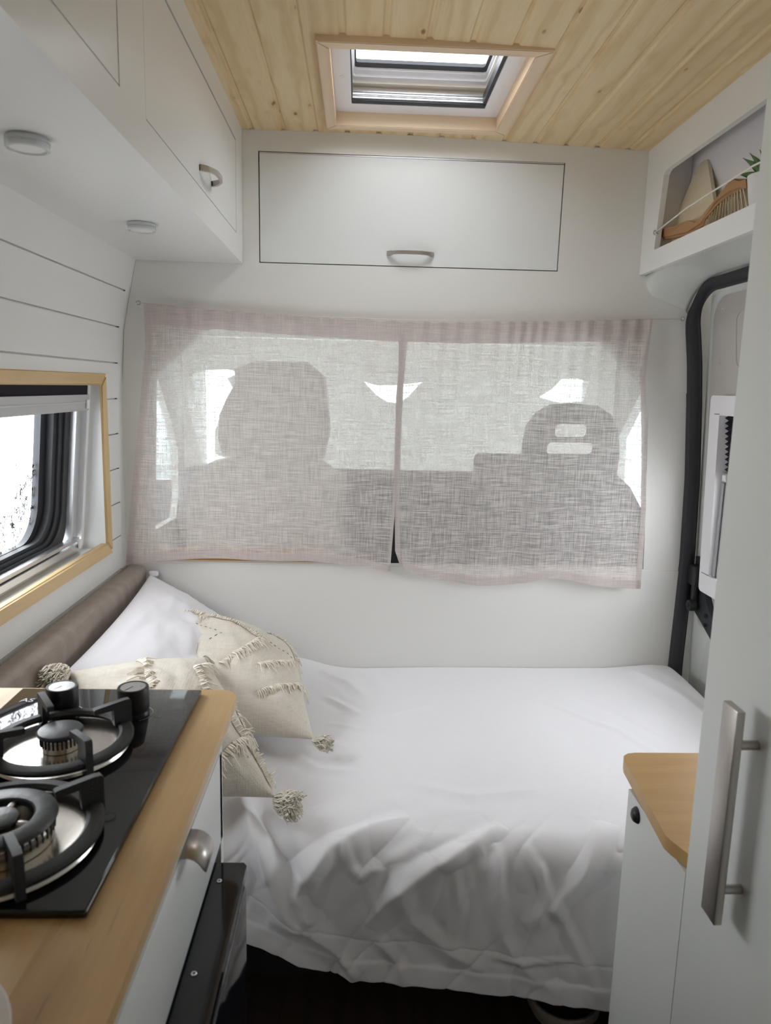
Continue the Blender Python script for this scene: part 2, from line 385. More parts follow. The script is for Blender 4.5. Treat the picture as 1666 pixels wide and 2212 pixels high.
# ================================================================== SETTING
Y1 = 2.2; Y0 = -1.9; XR = 1.06
def wallx(z):   # inner face of the left wall, leaning in towards the roof
    pts=[(0,-.70),(.8,-.698),(1.30,-.695),(1.4,-.690),(1.5,-.682),(1.6,-.662),(1.7,-.640),(1.85,-.60),(2.06,-.52)]
    for (a,xa),(b,xb) in zip(pts,pts[1:]):
        if z<=b: return xa+(xb-xa)*(z-a)/(b-a)
    return pts[-1][1]
def zc(x): return 2.050-.025*max(0,x-.1)-.01*max(0,-x-.1)
box('floor', (-.80,Y0,-.04), (1.25,Y1,0), 'floor')['kind']='structure'
# ceiling of tongue and groove boards with a hole for the roof window
SK=(-.090,1.637,.368,2.122)   # roof window opening x0,y0,x1,y1
bm=bmesh.new()
def cprof(x0,x1):            # profile across one board: face, v-groove edges
    return [(x0+.0035,0),(x1-.0035,0)]
BW=.0885; k0=math.floor((-.85-.132)/BW)
for k in range(k0, k0+24):
    a=.132+BW*k; b=a+BW
    a=max(a,-.80); b=min(b,1.25)
    if b<=a: continue
    spans=[(Y0,Y1)]
    if b>SK[0] and a<SK[2]: spans=[(Y0,SK[1]),(SK[3],Y1)]
    pieces=[(a,b,spans)]
    if a<SK[0]<b: pieces=[(a,SK[0],[(Y0,Y1)]),(SK[0],b,spans)]
    if a<SK[2]<b: pieces=[(a,SK[2],spans),(SK[2],b,[(Y0,Y1)])]
    for (p,q,sp) in pieces:
        for (y0,y1) in sp:
            g=.0045; pr=[]
            left = abs(p-a)<1e-6; right=abs(q-b)<1e-6
            pr.append((p, zc(p)+(.0045 if left else 0)))
            if left: pr += [(p+.0015,zc(p)+.0045),(p+g+.002,zc(p))]
            if right: pr += [(q-g-.007,zc(q)),(q-.007,zc(q)+.0045),(q,zc(q)+.0045)]
            else: pr.append((q,zc(q)))
            A=[bm.verts.new((x,y0,z)) for x,z in pr]; B=[bm.verts.new((x,y1,z)) for x,z in pr]
            for i in range(len(pr)-1): bm.faces.new((A[i],A[i+1],B[i+1],B[i]))
ceil=fin(bm,'ceiling','pine'); ceil['kind']='structure'
slab('ceiling', rect(-.8,Y0,1.25,Y1), [rect(*SK)], 'z', 2.076, 2.10, 'white')['kind']='structure'
# back wall (bulkhead to the cab): hole for the locker door and for the curtained opening
OPEN=[(-.62,.81),(-.603,1.30),(-.60,1.362),(-.455,1.497),(-.40,1.512),(.66,1.514),(.715,1.50),(.852,1.378),(.872,1.33),(.900,.81)]
DOOR=[(-.2935,1.6935),(.5695,1.6955),(.5725,1.992),(-.2955,1.9935)]
out=[(-.78,0),(1.10,0),(1.10,1.62),(.95,1.80)]+[(.95,2.078),(-.52,2.078)]+[(-.64,1.9),(-.70,1.6),(-.78,1.3)]
slab('wall_back', out, [OPEN[::-1],DOOR[::-1]], 'y', Y1, Y1+.028, 'wallboard')['kind']='structure'
# upper overlay panel of the bulkhead, standing a little proud, with its lower edge at 1.356
ov=[(-.69,1.356),(-.603,1.356),(-.60,1.362),(-.455,1.497),(-.40,1.512),(.66,1.514),(.715,1.50),(.852,1.378),(.862,1.356),(.999,1.356),(.975,1.572),(.955,1.597),(.85,1.636),(.829,1.69),(.83,2.032)]+[(x,zc(x)) for x in (.81,.54,.3,.1,-.1,-.34,-.52)]+[(-.64,1.70),(-.662,1.6),(-.682,1.5)]
slab('wall_back', ov, [DOOR[::-1]], 'y', Y1-.004, Y1+.0005, 'wallboard')['kind']='structure'
slab('wall_back', [(-.70,.0),(1.035,.0),(1.035,.806),(-.70,.806)], [], 'y', Y1-.003, Y1+.0005, 'wallboard')['kind']='structure'
# left wall: shiplap boards with narrow grooves, hole for the window
WZ0,WZ1,WY0,WY1=.893,1.352,.98,1.998
bm=bmesh.new()
zs=[0,.3,.5,.7,.8,.9,1.0,1.1,1.2,1.3,1.4,1.5,1.6,1.7,1.85,2.06]
lev=[]
for z in zs:
    if .75<z<1.75: lev += [(z-.0020,0),(z-.0016,-.009),(z+.0016,-.009),(z+.0020,0)]
    else: lev.append((z,0))
lev += [(WZ0,0),(WZ1,0)]; lev.sort()
ys=[Y0,WY0,WY1,2.155,Y1]
for (za,da),(zb,db) in zip(lev,lev[1:]):
    for i,(ya,yb) in enumerate(zip(ys,ys[1:])):
        if i==1 and za>=WZ0-1e-6 and zb<=WZ1+1e-6: continue
        flat = i==3   # plain end strip beside the bulkhead has no grooves
        A=(wallx(za)+(0 if flat else da)); B=(wallx(zb)+(0 if flat else db))
        if flat: A-=.001; B-=.001
        vs_=[bm.verts.new(p) for p in ((A,ya,za),(A,yb,za),(B,yb,zb),(B,ya,zb))]; bm.faces.new(vs_)
for (za,da),(zb,db) in zip(lev,lev[1:]):   # unseen backing added to stop light leaking at the board ends
    bm.faces.new([bm.verts.new(p) for p in ((wallx(za)-.012,2.06,za),(wallx(za)-.012,Y1,za),(wallx(zb)-.012,Y1,zb),(wallx(zb)-.012,2.06,zb))])
wl=fin(bm,'wall_left','white'); wl['kind']='structure'
bm=bmesh.new(); 
for (a,b) in (((-.80,Y0,0),(-.775,WY0-.12,2.1)),((-.80,WY0-.12,0),(-.775,Y1,WZ0-.06)),((-.80,WY0-.12,WZ1+.06),(-.775,Y1,2.1)),((-.80,WY1+.14,WZ0-.06),(-.775,Y1,WZ1+.06))): abox(bm,a,b)
fin(bm,'wall_left','white')['kind']='structure'
# van rear, unseen: one window and wood lining made up to limit rear light
RW=[rect(-.1,1.20,.4,1.40)]
slab('wall_rear', rect(-.80,0,1.25,2.1), [r[::-1] for r in RW], 'y', Y0-.03, Y0, 'orangewood')['kind']='structure'
for i,(r) in enumerate(((-.1,1.20,.4,1.40),)):
    box('window_%d'%(4+i),(r[0],Y0-.02,r[1]),(r[2],Y0-.015,r[3]),'glass')['kind']='structure'

# ---- window 1: side window in the left wall -----------------------------------------------------
W1=struct('window_1',(-.70,1.4,.89))
# timber surround, mitred
def frame_rect(name, y0,z0,y1,z1, wd, x0, x1, parent, mats):
    o=[(y0,z0),(y1,z0),(y1,z1),(y0,z1)]; i=[(y0+wd,z0+wd*.8),(y1-wd,z0+wd*.8),(y1-wd,z1-wd*.7),(y0+wd,z1-wd*.7)]
    for k,nm in enumerate(('bottom','far','top','near')):
        q=[o[k],o[(k+1)%4],i[(k+1)%4],i[k]]
        bm=bmesh.new(); aslab(bm,q,[], 'x', x0,x1)
        bmesh.ops.bevel(bm, geom=[e for e in bm.edges if all(abs(v.co.x-x1)<1e-5 for v in e.verts)], offset=.005, segments=3, affect='EDGES')
        fin(bm,name,mats[k%2],parent,auto=40)
frame_rect('timber_trim', WY0-.045,.873,2.047,1.368, .044, -.703,-.686, W1, ('ash','ash_z'))
# tilted window plane (the body side leans in upwards)
def wx(z,d=0): return -.756+(z-.894)*.088-d
def wfn(u,v,d): return (wx(v,-d),u,v)
# reveal boards between trim and window plane
bm=bmesh.new()
for a,b in (((WY1,WZ0),(WY1,WZ1)),((WY0,WZ0),(WY1,WZ0)),((WY0,WZ1),(WY1,WZ1)),((WY0,WZ0),(WY0,WZ1))):
    vs_=[bm.verts.new(p) for p in ((-.690,a[0],a[1]),(-.690,b[0],b[1]),(wx(b[1],.012),b[0],b[1]),(wx(a[1],.012),a[0],a[1]))]; bm.faces.new(vs_)
fin(bm,'reveal','laminate',W1)
slab('blind_frame', rect(WY0,WZ0,WY1,WZ1), [rect(WY0+.02,WZ0+.012,1.981,WZ1-.006)[::-1]], 'x', -.012, .004, 'plastic', W1, wfn)
bm=bmesh.new()
for (y0,y1,d) in ((1.962,1.981,-.010),(1.938,1.958,-.006),(1.921,1.936,-.002)):
    aslab(bm, rect(y0,WZ0+.03,y1,WZ1-.03), [], 'x', d-.006, d, wfn)
fin(bm,'side_track','greyplastic',W1)
slab('track_edge', rect(1.907,WZ0+.04,1.917,WZ1-.04), [], 'x', -.02,.004, 'silver', W1, wfn)
# top: pleated blind cassette and its handle bar
slab('blind_cassette', rect(WY0+.02,1.306,1.975,1.346), [], 'x', -.016,.004, 'darkmesh', W1, wfn)
slab('blind_bar', rrect(WY0+.02,1.272,1.971,1.313,.003,3), [], 'x', -.004,.012, 'greyplastic', W1, wfn)
slab('bar_groove', rect(WY0+.02,1.292,1.95,1.2945), [], 'x', .012,.0135, 'silver', W1, wfn)
box('latch', (wx(1.285,-.012),1.945,1.277),(wx(1.285,-.017),1.963,1.300),'plastic',W1,.002)
# bottom: flyscreen rail
bm=bmesh.new()
aslab(bm, rect(WY0+.02,.905,1.955,.921), [], 'x', -.01,.014, wfn); aslab(bm, rect(WY0+.02,.924,1.955,.934), [], 'x', -.012,.008, wfn)
fin(bm,'flyscreen_rail','silver',W1)
box('latch', (wx(.92,-.014),1.925,.910),(wx(.92,-.020),1.945,.932),'plastic',W1,.002)
# rubber seals round the pane with rounded corners, three steps
for (g,d0,d1,mt) in ((0,-.022,-.010,'rubber'),(.022,-.030,-.016,'rubber'),(.045,-.042,-.022,'rubber')):
    y1=1.905-g*1.0; z0=.930+g*.42; z1=1.33
    slab('rubber_seal', rrect(WY0+.02+g,z0-.02,y1,z1+.02,[.05,.07,.03,.03],10), [rrect(WY0+.06+g,z0+.002+.008,y1-.03,z1,[.05,.085,.03,.03],10)[::-1]], 'x', d0,d1, mt, W1, wfn)
slab('rubber_seal', rrect(WY0+.02,.925,1.85,1.35,[.05,.07,.03,.03],10), [rrect(WY0+.1,.960,1.800,1.33,[.06,.085,.03,.03],10)[::-1]], 'x', -.056,-.040, 'rubber', W1, wfn)
slab('pane', rect(WY0+.05,.94,1.83,1.345), [], 'x', -.052,-.050, 'frosted', W1, wfn)

# ---- window 2: roof window -----------------------------------------------------------------
W2=struct('window_2',(.135,1.83,2.05))
def mitre(name,o,i,z0,z1,parent,ms):
    O=[(o[0],o[1]),(o[2],o[1]),(o[2],o[3]),(o[0],o[3])]; I=[(i[0],i[1]),(i[2],i[1]),(i[2],i[3]),(i[0],i[3])]
    for k in range(4):
        bm=bmesh.new(); aslab(bm,[O[k],O[(k+1)%4],I[(k+1)%4],I[k]],[], 'z', z0,z1)
        bmesh.ops.bevel(bm, geom=[e for e in bm.edges if all(abs(v.co.z-z0)<1e-5 for v in e.verts)], offset=.002, segments=2, affect='EDGES')
        fin(bm,name,ms[k%2],parent,auto=40)
mitre('timber_frame',(-.102,1.622,.387,2.132),(-.0755,1.652,.353,2.102),2.036,2.074,W2,('frame','frame_y'))
slab('flange', rrect(-.087,1.64,.365,2.119,.012,5), [rrect(-.0345,1.700,.312,2.045,.004,3)[::-1]], 'z', 2.072,2.078,'plastic',W2)
bm=bmesh.new()
for x,y in ((-.055,1.88),(.332,1.90)): alathe(bm,[(0,0),(.0052,0),(.0056,-.0006),(.0062,-.0004),(.0064,.001)],(x,y,2.0718),20)
fin(bm,'screw_cap','plastic',W2)
def ring_wall(name, r0, z0, z1, th, mat):
    o=rrect(r0[0]-th,r0[1]-th,r0[2]+th,r0[3]+th,.012,4); i=rrect(*r0,.008,4)
    slab(name,o,[i[::-1]],'z',z0,z1,mat,W2)
# stacked blind rails along the far side and dark track at the right
box('blind_rail',(-.034,2.024,2.0725),(.311,2.044,2.0765),'rubber',W2,.001)
bm=bmesh.new(); abox(bm,(-.034,2.022,2.0768),(.311,2.044,2.0835),.002); fin(bm,'blind_rail','silver',W2)
bm=bmesh.new(); abox(bm,(-.034,2.026,2.0838),(.311,2.044,2.0850)); abox(bm,(-.034,2.025,2.0862),(.311,2.044,2.0870)); fin(bm,'blind_rail','rubber',W2)
bm=bmesh.new(); abox(bm,(-.034,2.025,2.0851),(.311,2.044,2.0861)); abox(bm,(-.034,2.025,2.0872),(.311,2.044,2.0925),.001); fin(bm,'blind_rail','silver',W2)
box('brush_strip',(-.034,2.026,2.093),(.311,2.044,2.0995),'greyplastic',W2,.002)
box('side_track',(.303,1.71,2.075),(.311,2.03,2.098),'rubber',W2)
box('side_track',(-.0345,1.71,2.075),(-.0315,2.03,2.098),'rubber',W2)
ring_wall('dome_frame',(-.040,1.69,.316,2.046),2.078,2.112,.014,'beigeplastic')
ring_wall('dome_frame',(-.034,1.68,.310,2.018),2.112,2.118,.05,'beigeplastic')
ring_wall('dome_frame',(-.030,1.68,.305,1.995),2.118,2.124,.06,'plastic')
ring_wall('dome_frame',(-.027,1.685,.300,1.970),2.124,2.130,.08,'plastic')
ring_wall('dome_seal',(-.023,1.69,.292,1.943),2.130,2.138,.09,'rubber')
slab('dome_glass', rrect(-.09,1.62,.34,2.02,.02,5), [], 'z', 2.1385,2.141,'glass',W2)

# ---- right side: shelf, body header, sliding door -------------------------------------------------
# fixed body strip beside the bulkhead and header over the door (curved sheet metal)
HN=40
prof_b=[(.829,1.691),(.832,1.672),(.840,1.652),(.852,1.636),(.880,1.624),(.920,1.610),(.955,1.598),(.966,1.590)]
prof_f=[(.829,1.700),(.850,1.699),(.880,1.697),(.905,1.694),(.930,1.688),(.948,1.682),(.965,1.676),(.985,1.672)]
bm=bmesh.new(); rows=[]
for i in range(HN+1):
    y=Y1-.001-(Y1-.75)*(i/HN)**1.6
    t=min(1,max(0,(Y1-y)/.16)); t=t*t*(3-2*t)
    pr=[[a[0]*(1-t)+b[0]*t, a[1]*(1-t)+b[1]*t] for a,b in zip(prof_b,prof_f)]
    ze=1.560+.116*math.sqrt(max(0,1-(max(0,y-2.075)/.1265)**2)); k=min(1,max(0,(2.2-y)/.125)); xe=.982-(1-k)*.020+k*.004
    dx,dz=xe-pr[-1][0],ze-pr[-1][1]
    rows.append([bm.verts.new((p[0]+dx*(q/7)**2, y, p[1]+dz*(q/7)**2)) for q,p in enumerate(pr)])
for A,B in zip(rows,rows[1:]):
    for k in range(len(A)-1): bm.faces.new((A[k],A[k+1],B[k+1],B[k]))
hd=fin(bm,'wall_right','bodymetal',smooth=True); hd['kind']='structure'
md=hd.modifiers.new('t','SOLIDIFY'); md.thickness=.003; md.offset=1
# outer skin behind everything on the right
slab('wall_right', rect(Y0,0,Y1,2.1), [rect(1.25,.80,2.07,1.335)[::-1]], 'x', 1.13,1.16,'white')['kind']='structure'
slab('wall_right', rect(Y0,0,.80,2.1), [], 'x', 1.03,1.05,'white')['kind']='structure'
# door seal: one rubber loop following the leaning aperture
def sealx(z):
    P=[(0,1.03),(.5,1.024),(.85,1.030),(1.1,1.022),(1.32,1.006),(1.45,.994),(1.56,.978),(1.70,.970)]
    for (a,xa),(b,xb) in zip(P,P[1:]):
        if z<=b: return xa+(xb-xa)*(z-a)/(b-a)
    return P[-1][1]
path=[(2.185,z,0) for z in np.arange(.30,1.551,.03)]
for i in range(1,17):
    a=i/16*PI/2; path.append((2.075+.11*math.cos(a),1.552+.11*math.sin(a),a/(PI/2)))
path += [(y,1.662,1) for y in np.arange(2.04,.78,-.06)]
bm=bmesh.new(); rings=[]
for j,(y,z,k) in enumerate(path):
    a=path[max(0,j-1)]; b=path[min(len(path)-1,j+1)]; t=Vector((0,b[0]-a[0],b[1]-a[1])).normalized(); nrm=Vector((0,-t.z,t.y))
    x=sealx(z); ring=[]
    for (du,dv) in ((-.019,0),(-.017,-.008),(-.004,-.013),(.010,-.010),(.018,-.002),(.019,.012),(.030,.014),(.030,.030),(-.019,.030)):
        # du across towards the cab corner, dv across to the door
        ring.append(bm.verts.new(Vector((x+(1-k)*du+k*dv*.8, y+(1-k)*dv, z-k*du*.62))))
    rings.append(ring)
for A,B in zip(rings,rings[1:]):
    n=len(A)
    for k in range(n): bm.faces.new((A[k],A[(k+1)%n],B[(k+1)%n],B[k]))
D1=struct('door_1',(1.08,1.6,.2))
fin(bm,'door_seal','seal',D1,auto=50)
# door: outer pressed frame, beige inner card with shallow pressings, window
def dfn(u,v,d): return (1.075-(max(0,v-1.15)*.10)+d, u, v)
def curved_plate(name, outline, x_off, mat, parent, th=.004):
    bm=bmesh.new(); aslab(bm,outline,[],'x',x_off,x_off+th,dfn); bmesh.ops.subdivide_edges(bm,edges=bm.edges[:],cuts=1); 
    return fin(bm,name,mat,parent,auto=30)
bm=bmesh.new(); aslab(bm,rect(.80,.25,2.195,1.69),[rect(1.25,.80,2.07,1.335)[::-1]],'x',.008,.02,dfn); fin(bm,'door_shell','bodymetal',D1)
card=rrect(.80,.648,2.168,1.632,[.0,.02,.085,.0],8)
bm=bmesh.new(); aslab(bm,card,[rrect(1.26,.81,2.06,1.325,.02,4)[::-1]],'x',-.004,.006,dfn); fin(bm,'door_card','doorcard',D1,auto=30)
for (y,z) in ((2.110,1.590),(2.125,1.45)):
    lathe('card_clip',[(0,-.003),(.005,-.003),(.007,0),(.010,.0),(.011,.004)],dfn(y,z,-.005),'doorcard',D1,20,'x')
bm=bmesh.new(); aslab(bm,rrect(1.2,1.42,2.04,1.585,.03,6),[rrect(1.21,1.428,2.03,1.577,.026,6)[::-1]],'x',-.0065,-.003,dfn); fin(bm,'card_pressing','doorcard',D1,auto=60)
# lower metal part with pressed pocket
bm=bmesh.new(); aslab(bm,rrect(.85,.20,2.045,.60,.02,5),[rrect(.86,.21,2.037,.592,.016,5)[::-1]],'x',.003,.009,dfn); fin(bm,'door_pressing','bodymetal',D1,auto=60)
bm=bmesh.new(); aslab(bm,rect(.80,.634,2.15,.646),[],'x',-.002,.012,dfn); fin(bm,'door_ledge','bodymetal',D1,auto=60)
for (y,z) in ((2.02,.577),): lathe('card_clip',[(0,-.003),(.006,-.003),(.008,.003)],dfn(y,z,.005),'greyplastic',D1,18,'x')
# black latch bracket on the lower corner
br=[(2.180,.86),(2.150,.865),(2.140,.84),(2.115,.78),(2.070,.722),(2.035,.70),(2.028,.66),(2.030,.635),(2.12,.675),(2.180,.70)]
slab('latch_bracket', br[::-1], [], 'x', -.022,-.004,'rubber',D1,dfn)
bm=bmesh.new(); abox(bm,(1.028,2.120,.775),(1.052,2.172,.838),.006); abox(bm,(1.03,2.128,.700),(1.048,2.150,.80),.008); alathe(bm,[(0,-.006),(.016,-.006),(.018,0),(.018,.014)],(1.028,2.135,.715),20,'x')
fin(bm,'latch_lever','knobblack',D1,auto=40)
for (y,z) in ((2.075,.700),(2.075,.672),(2.135,.715)): lathe('bracket_bolt',[(0,-.004),(.005,-.004),(.006,0)],(1.050 if y<2.1 else 1.021,y,z),'dark',D1,16,'x')
# window of the sliding door: white plastic frame, pleated blind, grey rail
bm=bmesh.new(); aslab(bm,rrect(1.22,.775,2.098,1.352,.016,4),[rrect(1.27,.83,2.046,1.297,.004,3)[::-1]],'x',-.045,.0,dfn)
fin(bm,'window_frame','plastic',D1,auto=30)
for zz in (.832,1.300): 
    box('frame_joint',(1.029-max(0,zz-1.15)*.1,2.044,zz-.001),(1.0292-max(0,zz-1.15)*.1+.001,2.099,zz+.001),'gapline',D1)
bm=bmesh.new(); n=22
pr=[]
for i in range(n+1): pr.append((1.297-i*(.16/n), 0 if i%2 else .011))
for (z0,a),(z1,b) in zip(pr,pr[1:]):
    P=[(dfn(0,z0,-.030+a)[0],1.28,z0),(dfn(0,z0,-.030+a)[0],2.044,z0),(dfn(0,z1,-.030+b)[0],2.044,z1),(dfn(0,z1,-.030+b)[0],1.28,z1)]
    bm.faces.new([bm.verts.new(p) for p in P])
fin(bm,'pleated_blind','darkmesh',D1)
box('blind_rail',(1.038,1.28,1.108),(1.058,2.044,1.136),'greyplastic',D1,.003)
box('rail_catch',(1.033,2.010,1.113),(1.040,2.030,1.131),'plastic',D1,.002)
bm=bmesh.new()
for (y0,y1,d) in ((2.030,2.045,0),(2.010,2.026,.004),(1.992,2.006,.006)): abox(bm,(1.040+d,y0,.832),(1.056+d,y1,1.107))
fin(bm,'side_track','silver',D1)
slab('window_seal', rrect(1.26,.82,2.046,1.30,.03,5), [rrect(1.32,.86,1.975,1.27,.05,8)[::-1]],'x', .0,.03,'rubber',D1,dfn)
slab('window_pane', rect(1.28,.83,2.03,1.30),[],'x',.034,.038,'glass',D1,dfn)

# ================================================================== CAB beyond the bulkhead
def st(o): o['kind']='structure'; return o
st(box('floor',(-.9,2.24,.1),(1.3,3.9,.139),'dark'))
st(box('ceiling',(-.95,2.24,1.56),(1.3,3.9,1.60),'headliner'))
st(slab('wall_left',rect(2.23,.1,3.9,1.58),[[(2.62,.78),(3.22,.76),(3.27,.85),(3.28,1.05),(3.18,1.18),(2.98,1.36),(2.74,1.42),(2.62,1.30)][::-1]],'x',-.83,-.80,'headliner'))
st(slab('wall_right',rect(2.23,.1,3.9,1.58),[[(2.45,.84),(3.28,.84),(3.30,1.15),(3.05,1.38),(2.45,1.42)][::-1]],'x',1.18,1.22,'headliner'))
tag(box('dashboard',(-.795,3.2,.2),(1.175,3.39,.98),'trimgrey',None,.05,3),'dark dashboard across the cab under the windscreen','dashboard')
gapL=[(-.785,1.34),(-.74,1.405),(-.60,1.415),(-.53,1.40),(-.60,1.375),(-.575,1.33),(-.55,1.30),(-.62,1.24),(-.66,1.13),(-.66,1.03),(-.58,1.00),(-.72,.98),(-.74,1.10),(-.78,1.22)]
gapC=[(.02,1.375),(.075,1.318),(.13,1.285),(.18,1.28),(.225,1.312),(.285,1.380),(.24,1.372),(.15,1.362),(.08,1.36)]
gapR=[(.83,1.325),(.89,1.365),(.93,1.41),(1.0,1.415),(1.06,1.40),(1.04,1.31),(.93,1.30)]
tag(slab('windscreen_shade', rect(-.797,.9,1.177,1.555), [gapL, gapC, gapR], 'y', 3.40,3.402,'shade'),'pale translucent windscreen shade with daylight showing through its gaps','shade')
for n_,x_ in ((6,-.815),(7,1.20)): st(box('window_%d'%n_,(x_-.002,2.4,.7),(x_+.002,3.35,1.45),'dimglass'))
st(box('window_3',(-.95,3.46,.9),(1.28,3.465,1.6),'dimglass'))
st(box('wall_front',(-.95,3.42,.1),(1.28,3.44,.9),'trimgrey'))
def pillow_box(name, a, b, bev, mat, parent, seg=5):
    return box(name,a,b,mat,parent,bev,seg)
# driver seat seen through the sheer: dark, headrest with two slots
ds=thing('driver_seat','dark cab seat with slotted headrest behind the right hand curtain','seat',(.78,2.65,.14))
def hr_outline():
    pts=[(.600,1.07),(.598,1.16),(.606,1.225),(.640,1.275),(.690,1.305),(.76,1.312),(.84,1.306),(.890,1.275),(.918,1.22),(.930,1.14),(.925,1.06),(.90,1.04),(.63,1.04)]
    return pts
bm=bmesh.new(); aslab(bm,hr_outline(),[rrect(.692,1.190,.832,1.240,.02,5)[::-1],rrect(.668,1.128,.858,1.175,.018,5)[::-1]],'y',2.56,2.66)
bmesh.ops.bevel(bm,geom=[e for e in bm.edges if abs(e.verts[0].co.y-e.verts[1].co.y)<1e-5 and len(e.link_faces)==2 and e.calc_face_angle(0)>1],offset=.012,segments=3,affect='EDGES')
fin(bm,'headrest','seatdark',ds,auto=50)
bm=bmesh.new(); aslab(bm,[(.50,.40),(1.06,.40),(1.055,.80),(1.035,.93),(.98,1.02),(.92,1.07),(.62,1.08),(.55,1.03),(.51,.90)],[],'y',2.55,2.70)
bmesh.ops.bevel(bm,geom=[e for e in bm.edges if abs(e.verts[0].co.y-e.verts[1].co.y)<1e-5 and e.calc_face_angle(0)>1],offset=.03,segments=4,affect='EDGES')
fin(bm,'backrest','seatdark',ds,auto=50)
pillow_box('seat_cushion',(.52,2.70,.38),(1.04,3.12,.56),.05,'seatdark',ds)
box('seat_base',(.56,2.66,.14),(1.0,3.05,.38),'trimgrey',ds)
# passenger bench with pale cover
ps=thing('passenger_seat','pale covered cab bench with tall headrest behind the left hand curtain','seat',(-.25,2.65,.14))
bm=bmesh.new(); aslab(bm,[(-.61,.40),(-.04,.40),(-.04,1.02),(-.14,1.09),(-.44,1.092),(-.52,1.075),(-.575,1.04),(-.605,.95)],[],'y',2.55,2.70)
bmesh.ops.bevel(bm,geom=[e for e in bm.edges if abs(e.verts[0].co.y-e.verts[1].co.y)<1e-5 and e.calc_face_angle(0)>1],offset=.03,segments=4,affect='EDGES')
fin(bm,'backrest','seatpale',ps,auto=50)
bm=bmesh.new(); aslab(bm,[(-.475,1.10),(-.49,1.16),(-.485,1.24),(-.455,1.30),(-.43,1.35),(-.43,1.40),(-.36,1.43),(-.18,1.43),(-.12,1.38),(-.10,1.2),(-.12,1.10)],[],'y',2.56,2.66)
bmesh.ops.bevel(bm,geom=[e for e in bm.edges if abs(e.verts[0].co.y-e.verts[1].co.y)<1e-5 and e.calc_face_angle(0)>1],offset=.02,segments=4,affect='EDGES')
fin(bm,'headrest','seatpale',ps,auto=50)
pillow_box('seat_cushion',(-.60,2.70,.38),(-.04,3.12,.56),.05,'seatpale',ps)
box('seat_base',(-.56,2.66,.14),(-.08,3.05,.38),'trimgrey',ps)
# middle seat and boxes between them
ms=thing('middle_seat','dark low middle cab seat seen through the curtains','seat',(.2,2.65,.14))
pillow_box('backrest',(-.02,2.55,.40),(.47,2.69,1.045),.04,'seatdark',ms)
pillow_box('seat_cushion',(-.02,2.70,.38),(.47,3.12,.56),.05,'seatdark',ms)
box('seat_base',(.02,2.66,.14),(.43,3.05,.38),'trimgrey',ms)
tag(box('storage_box',(.40,2.44,.80),(.62,2.54,1.135),'trimgrey',None,.02,3),'dark upright box standing between middle and driver seats','box')
tag(box('wooden_board',(-.66,2.236,.70),(-.100,2.262,.840),'orangewood'),'orange wooden board just showing under the left curtain hem','board')

# ================================================================== LOCKERS AND SHELVES
def bow_handle(name, p0, p1, out, parent, w=.0048, mat='nickel', n=16, rise=.026):
    p0=Vector(p0); p1=Vector(p1); out=Vector(out).normalized(); d=(p1-p0); L=d.length; d.normalize(); side=d.cross(out)
    bm=bmesh.new(); rings=[]
    prof=[]
    for i in range(n+1):
        t=i/n; prof.append((t*L, rise*(1-abs(2*t-1)**3.2)+.003, .0045))
    path=[(0,0)]+[(a,b) for a,b,_ in prof[1:-1]]+[(L,0)]
    for i,(a,b) in enumerate(path):
        pa=path[max(0,i-1)]; pb=path[min(len(path)-1,i+1)]; t=(d*(pb[0]-pa[0])+out*(pb[1]-pa[1])).normalized(); nn=side.cross(t)
        c=p0+d*a+out*b; ww=w*(1.25 if i in (0,1,len(path)-1,len(path)-2) else 1)
        rings.append([bm.verts.new(c+side*sx*ww+nn*sy*.0032) for sx,sy in ((-1,-1),(1,-1),(1,1),(-1,1))])
    for A,B in zip(rings,rings[1:]):
        for k in range(4): bm.faces.new((A[k],A[(k+1)%4],B[(k+1)%4],B[k]))
    bm.faces.new(rings[0][::-1]); bm.faces.new(rings[-1])
    return fin(bm,name,mat,parent,auto=50)
# locker over the bed end
lk=thing('bulkhead_locker','white locker with a wide flap door above the curtains','locker',(.14,2.2,1.69))
box('locker_box',(-.33,Y1+.028,1.66),(.61,Y1+.35,2.03),'gapline',lk)
dd=slab('door',[(-.2905,1.6965),(.5665,1.6985),(.5690,1.9865),(-.2920,1.9885)],[], 'y',Y1-.003,Y1+.016,'laminate',lk)
h=bow_handle('handle',(.0735,Y1-.003,1.7305),(.2045,Y1-.003,1.7305),(0,-1,0),dd)
h.matrix_parent_inverse=Matrix.Identity(4); h.location=(0,0,0)
box('hinge_strip',(-.2915,Y1-.0045,1.9880),(.5688,Y1+.004,1.9912),'greyplastic',lk)
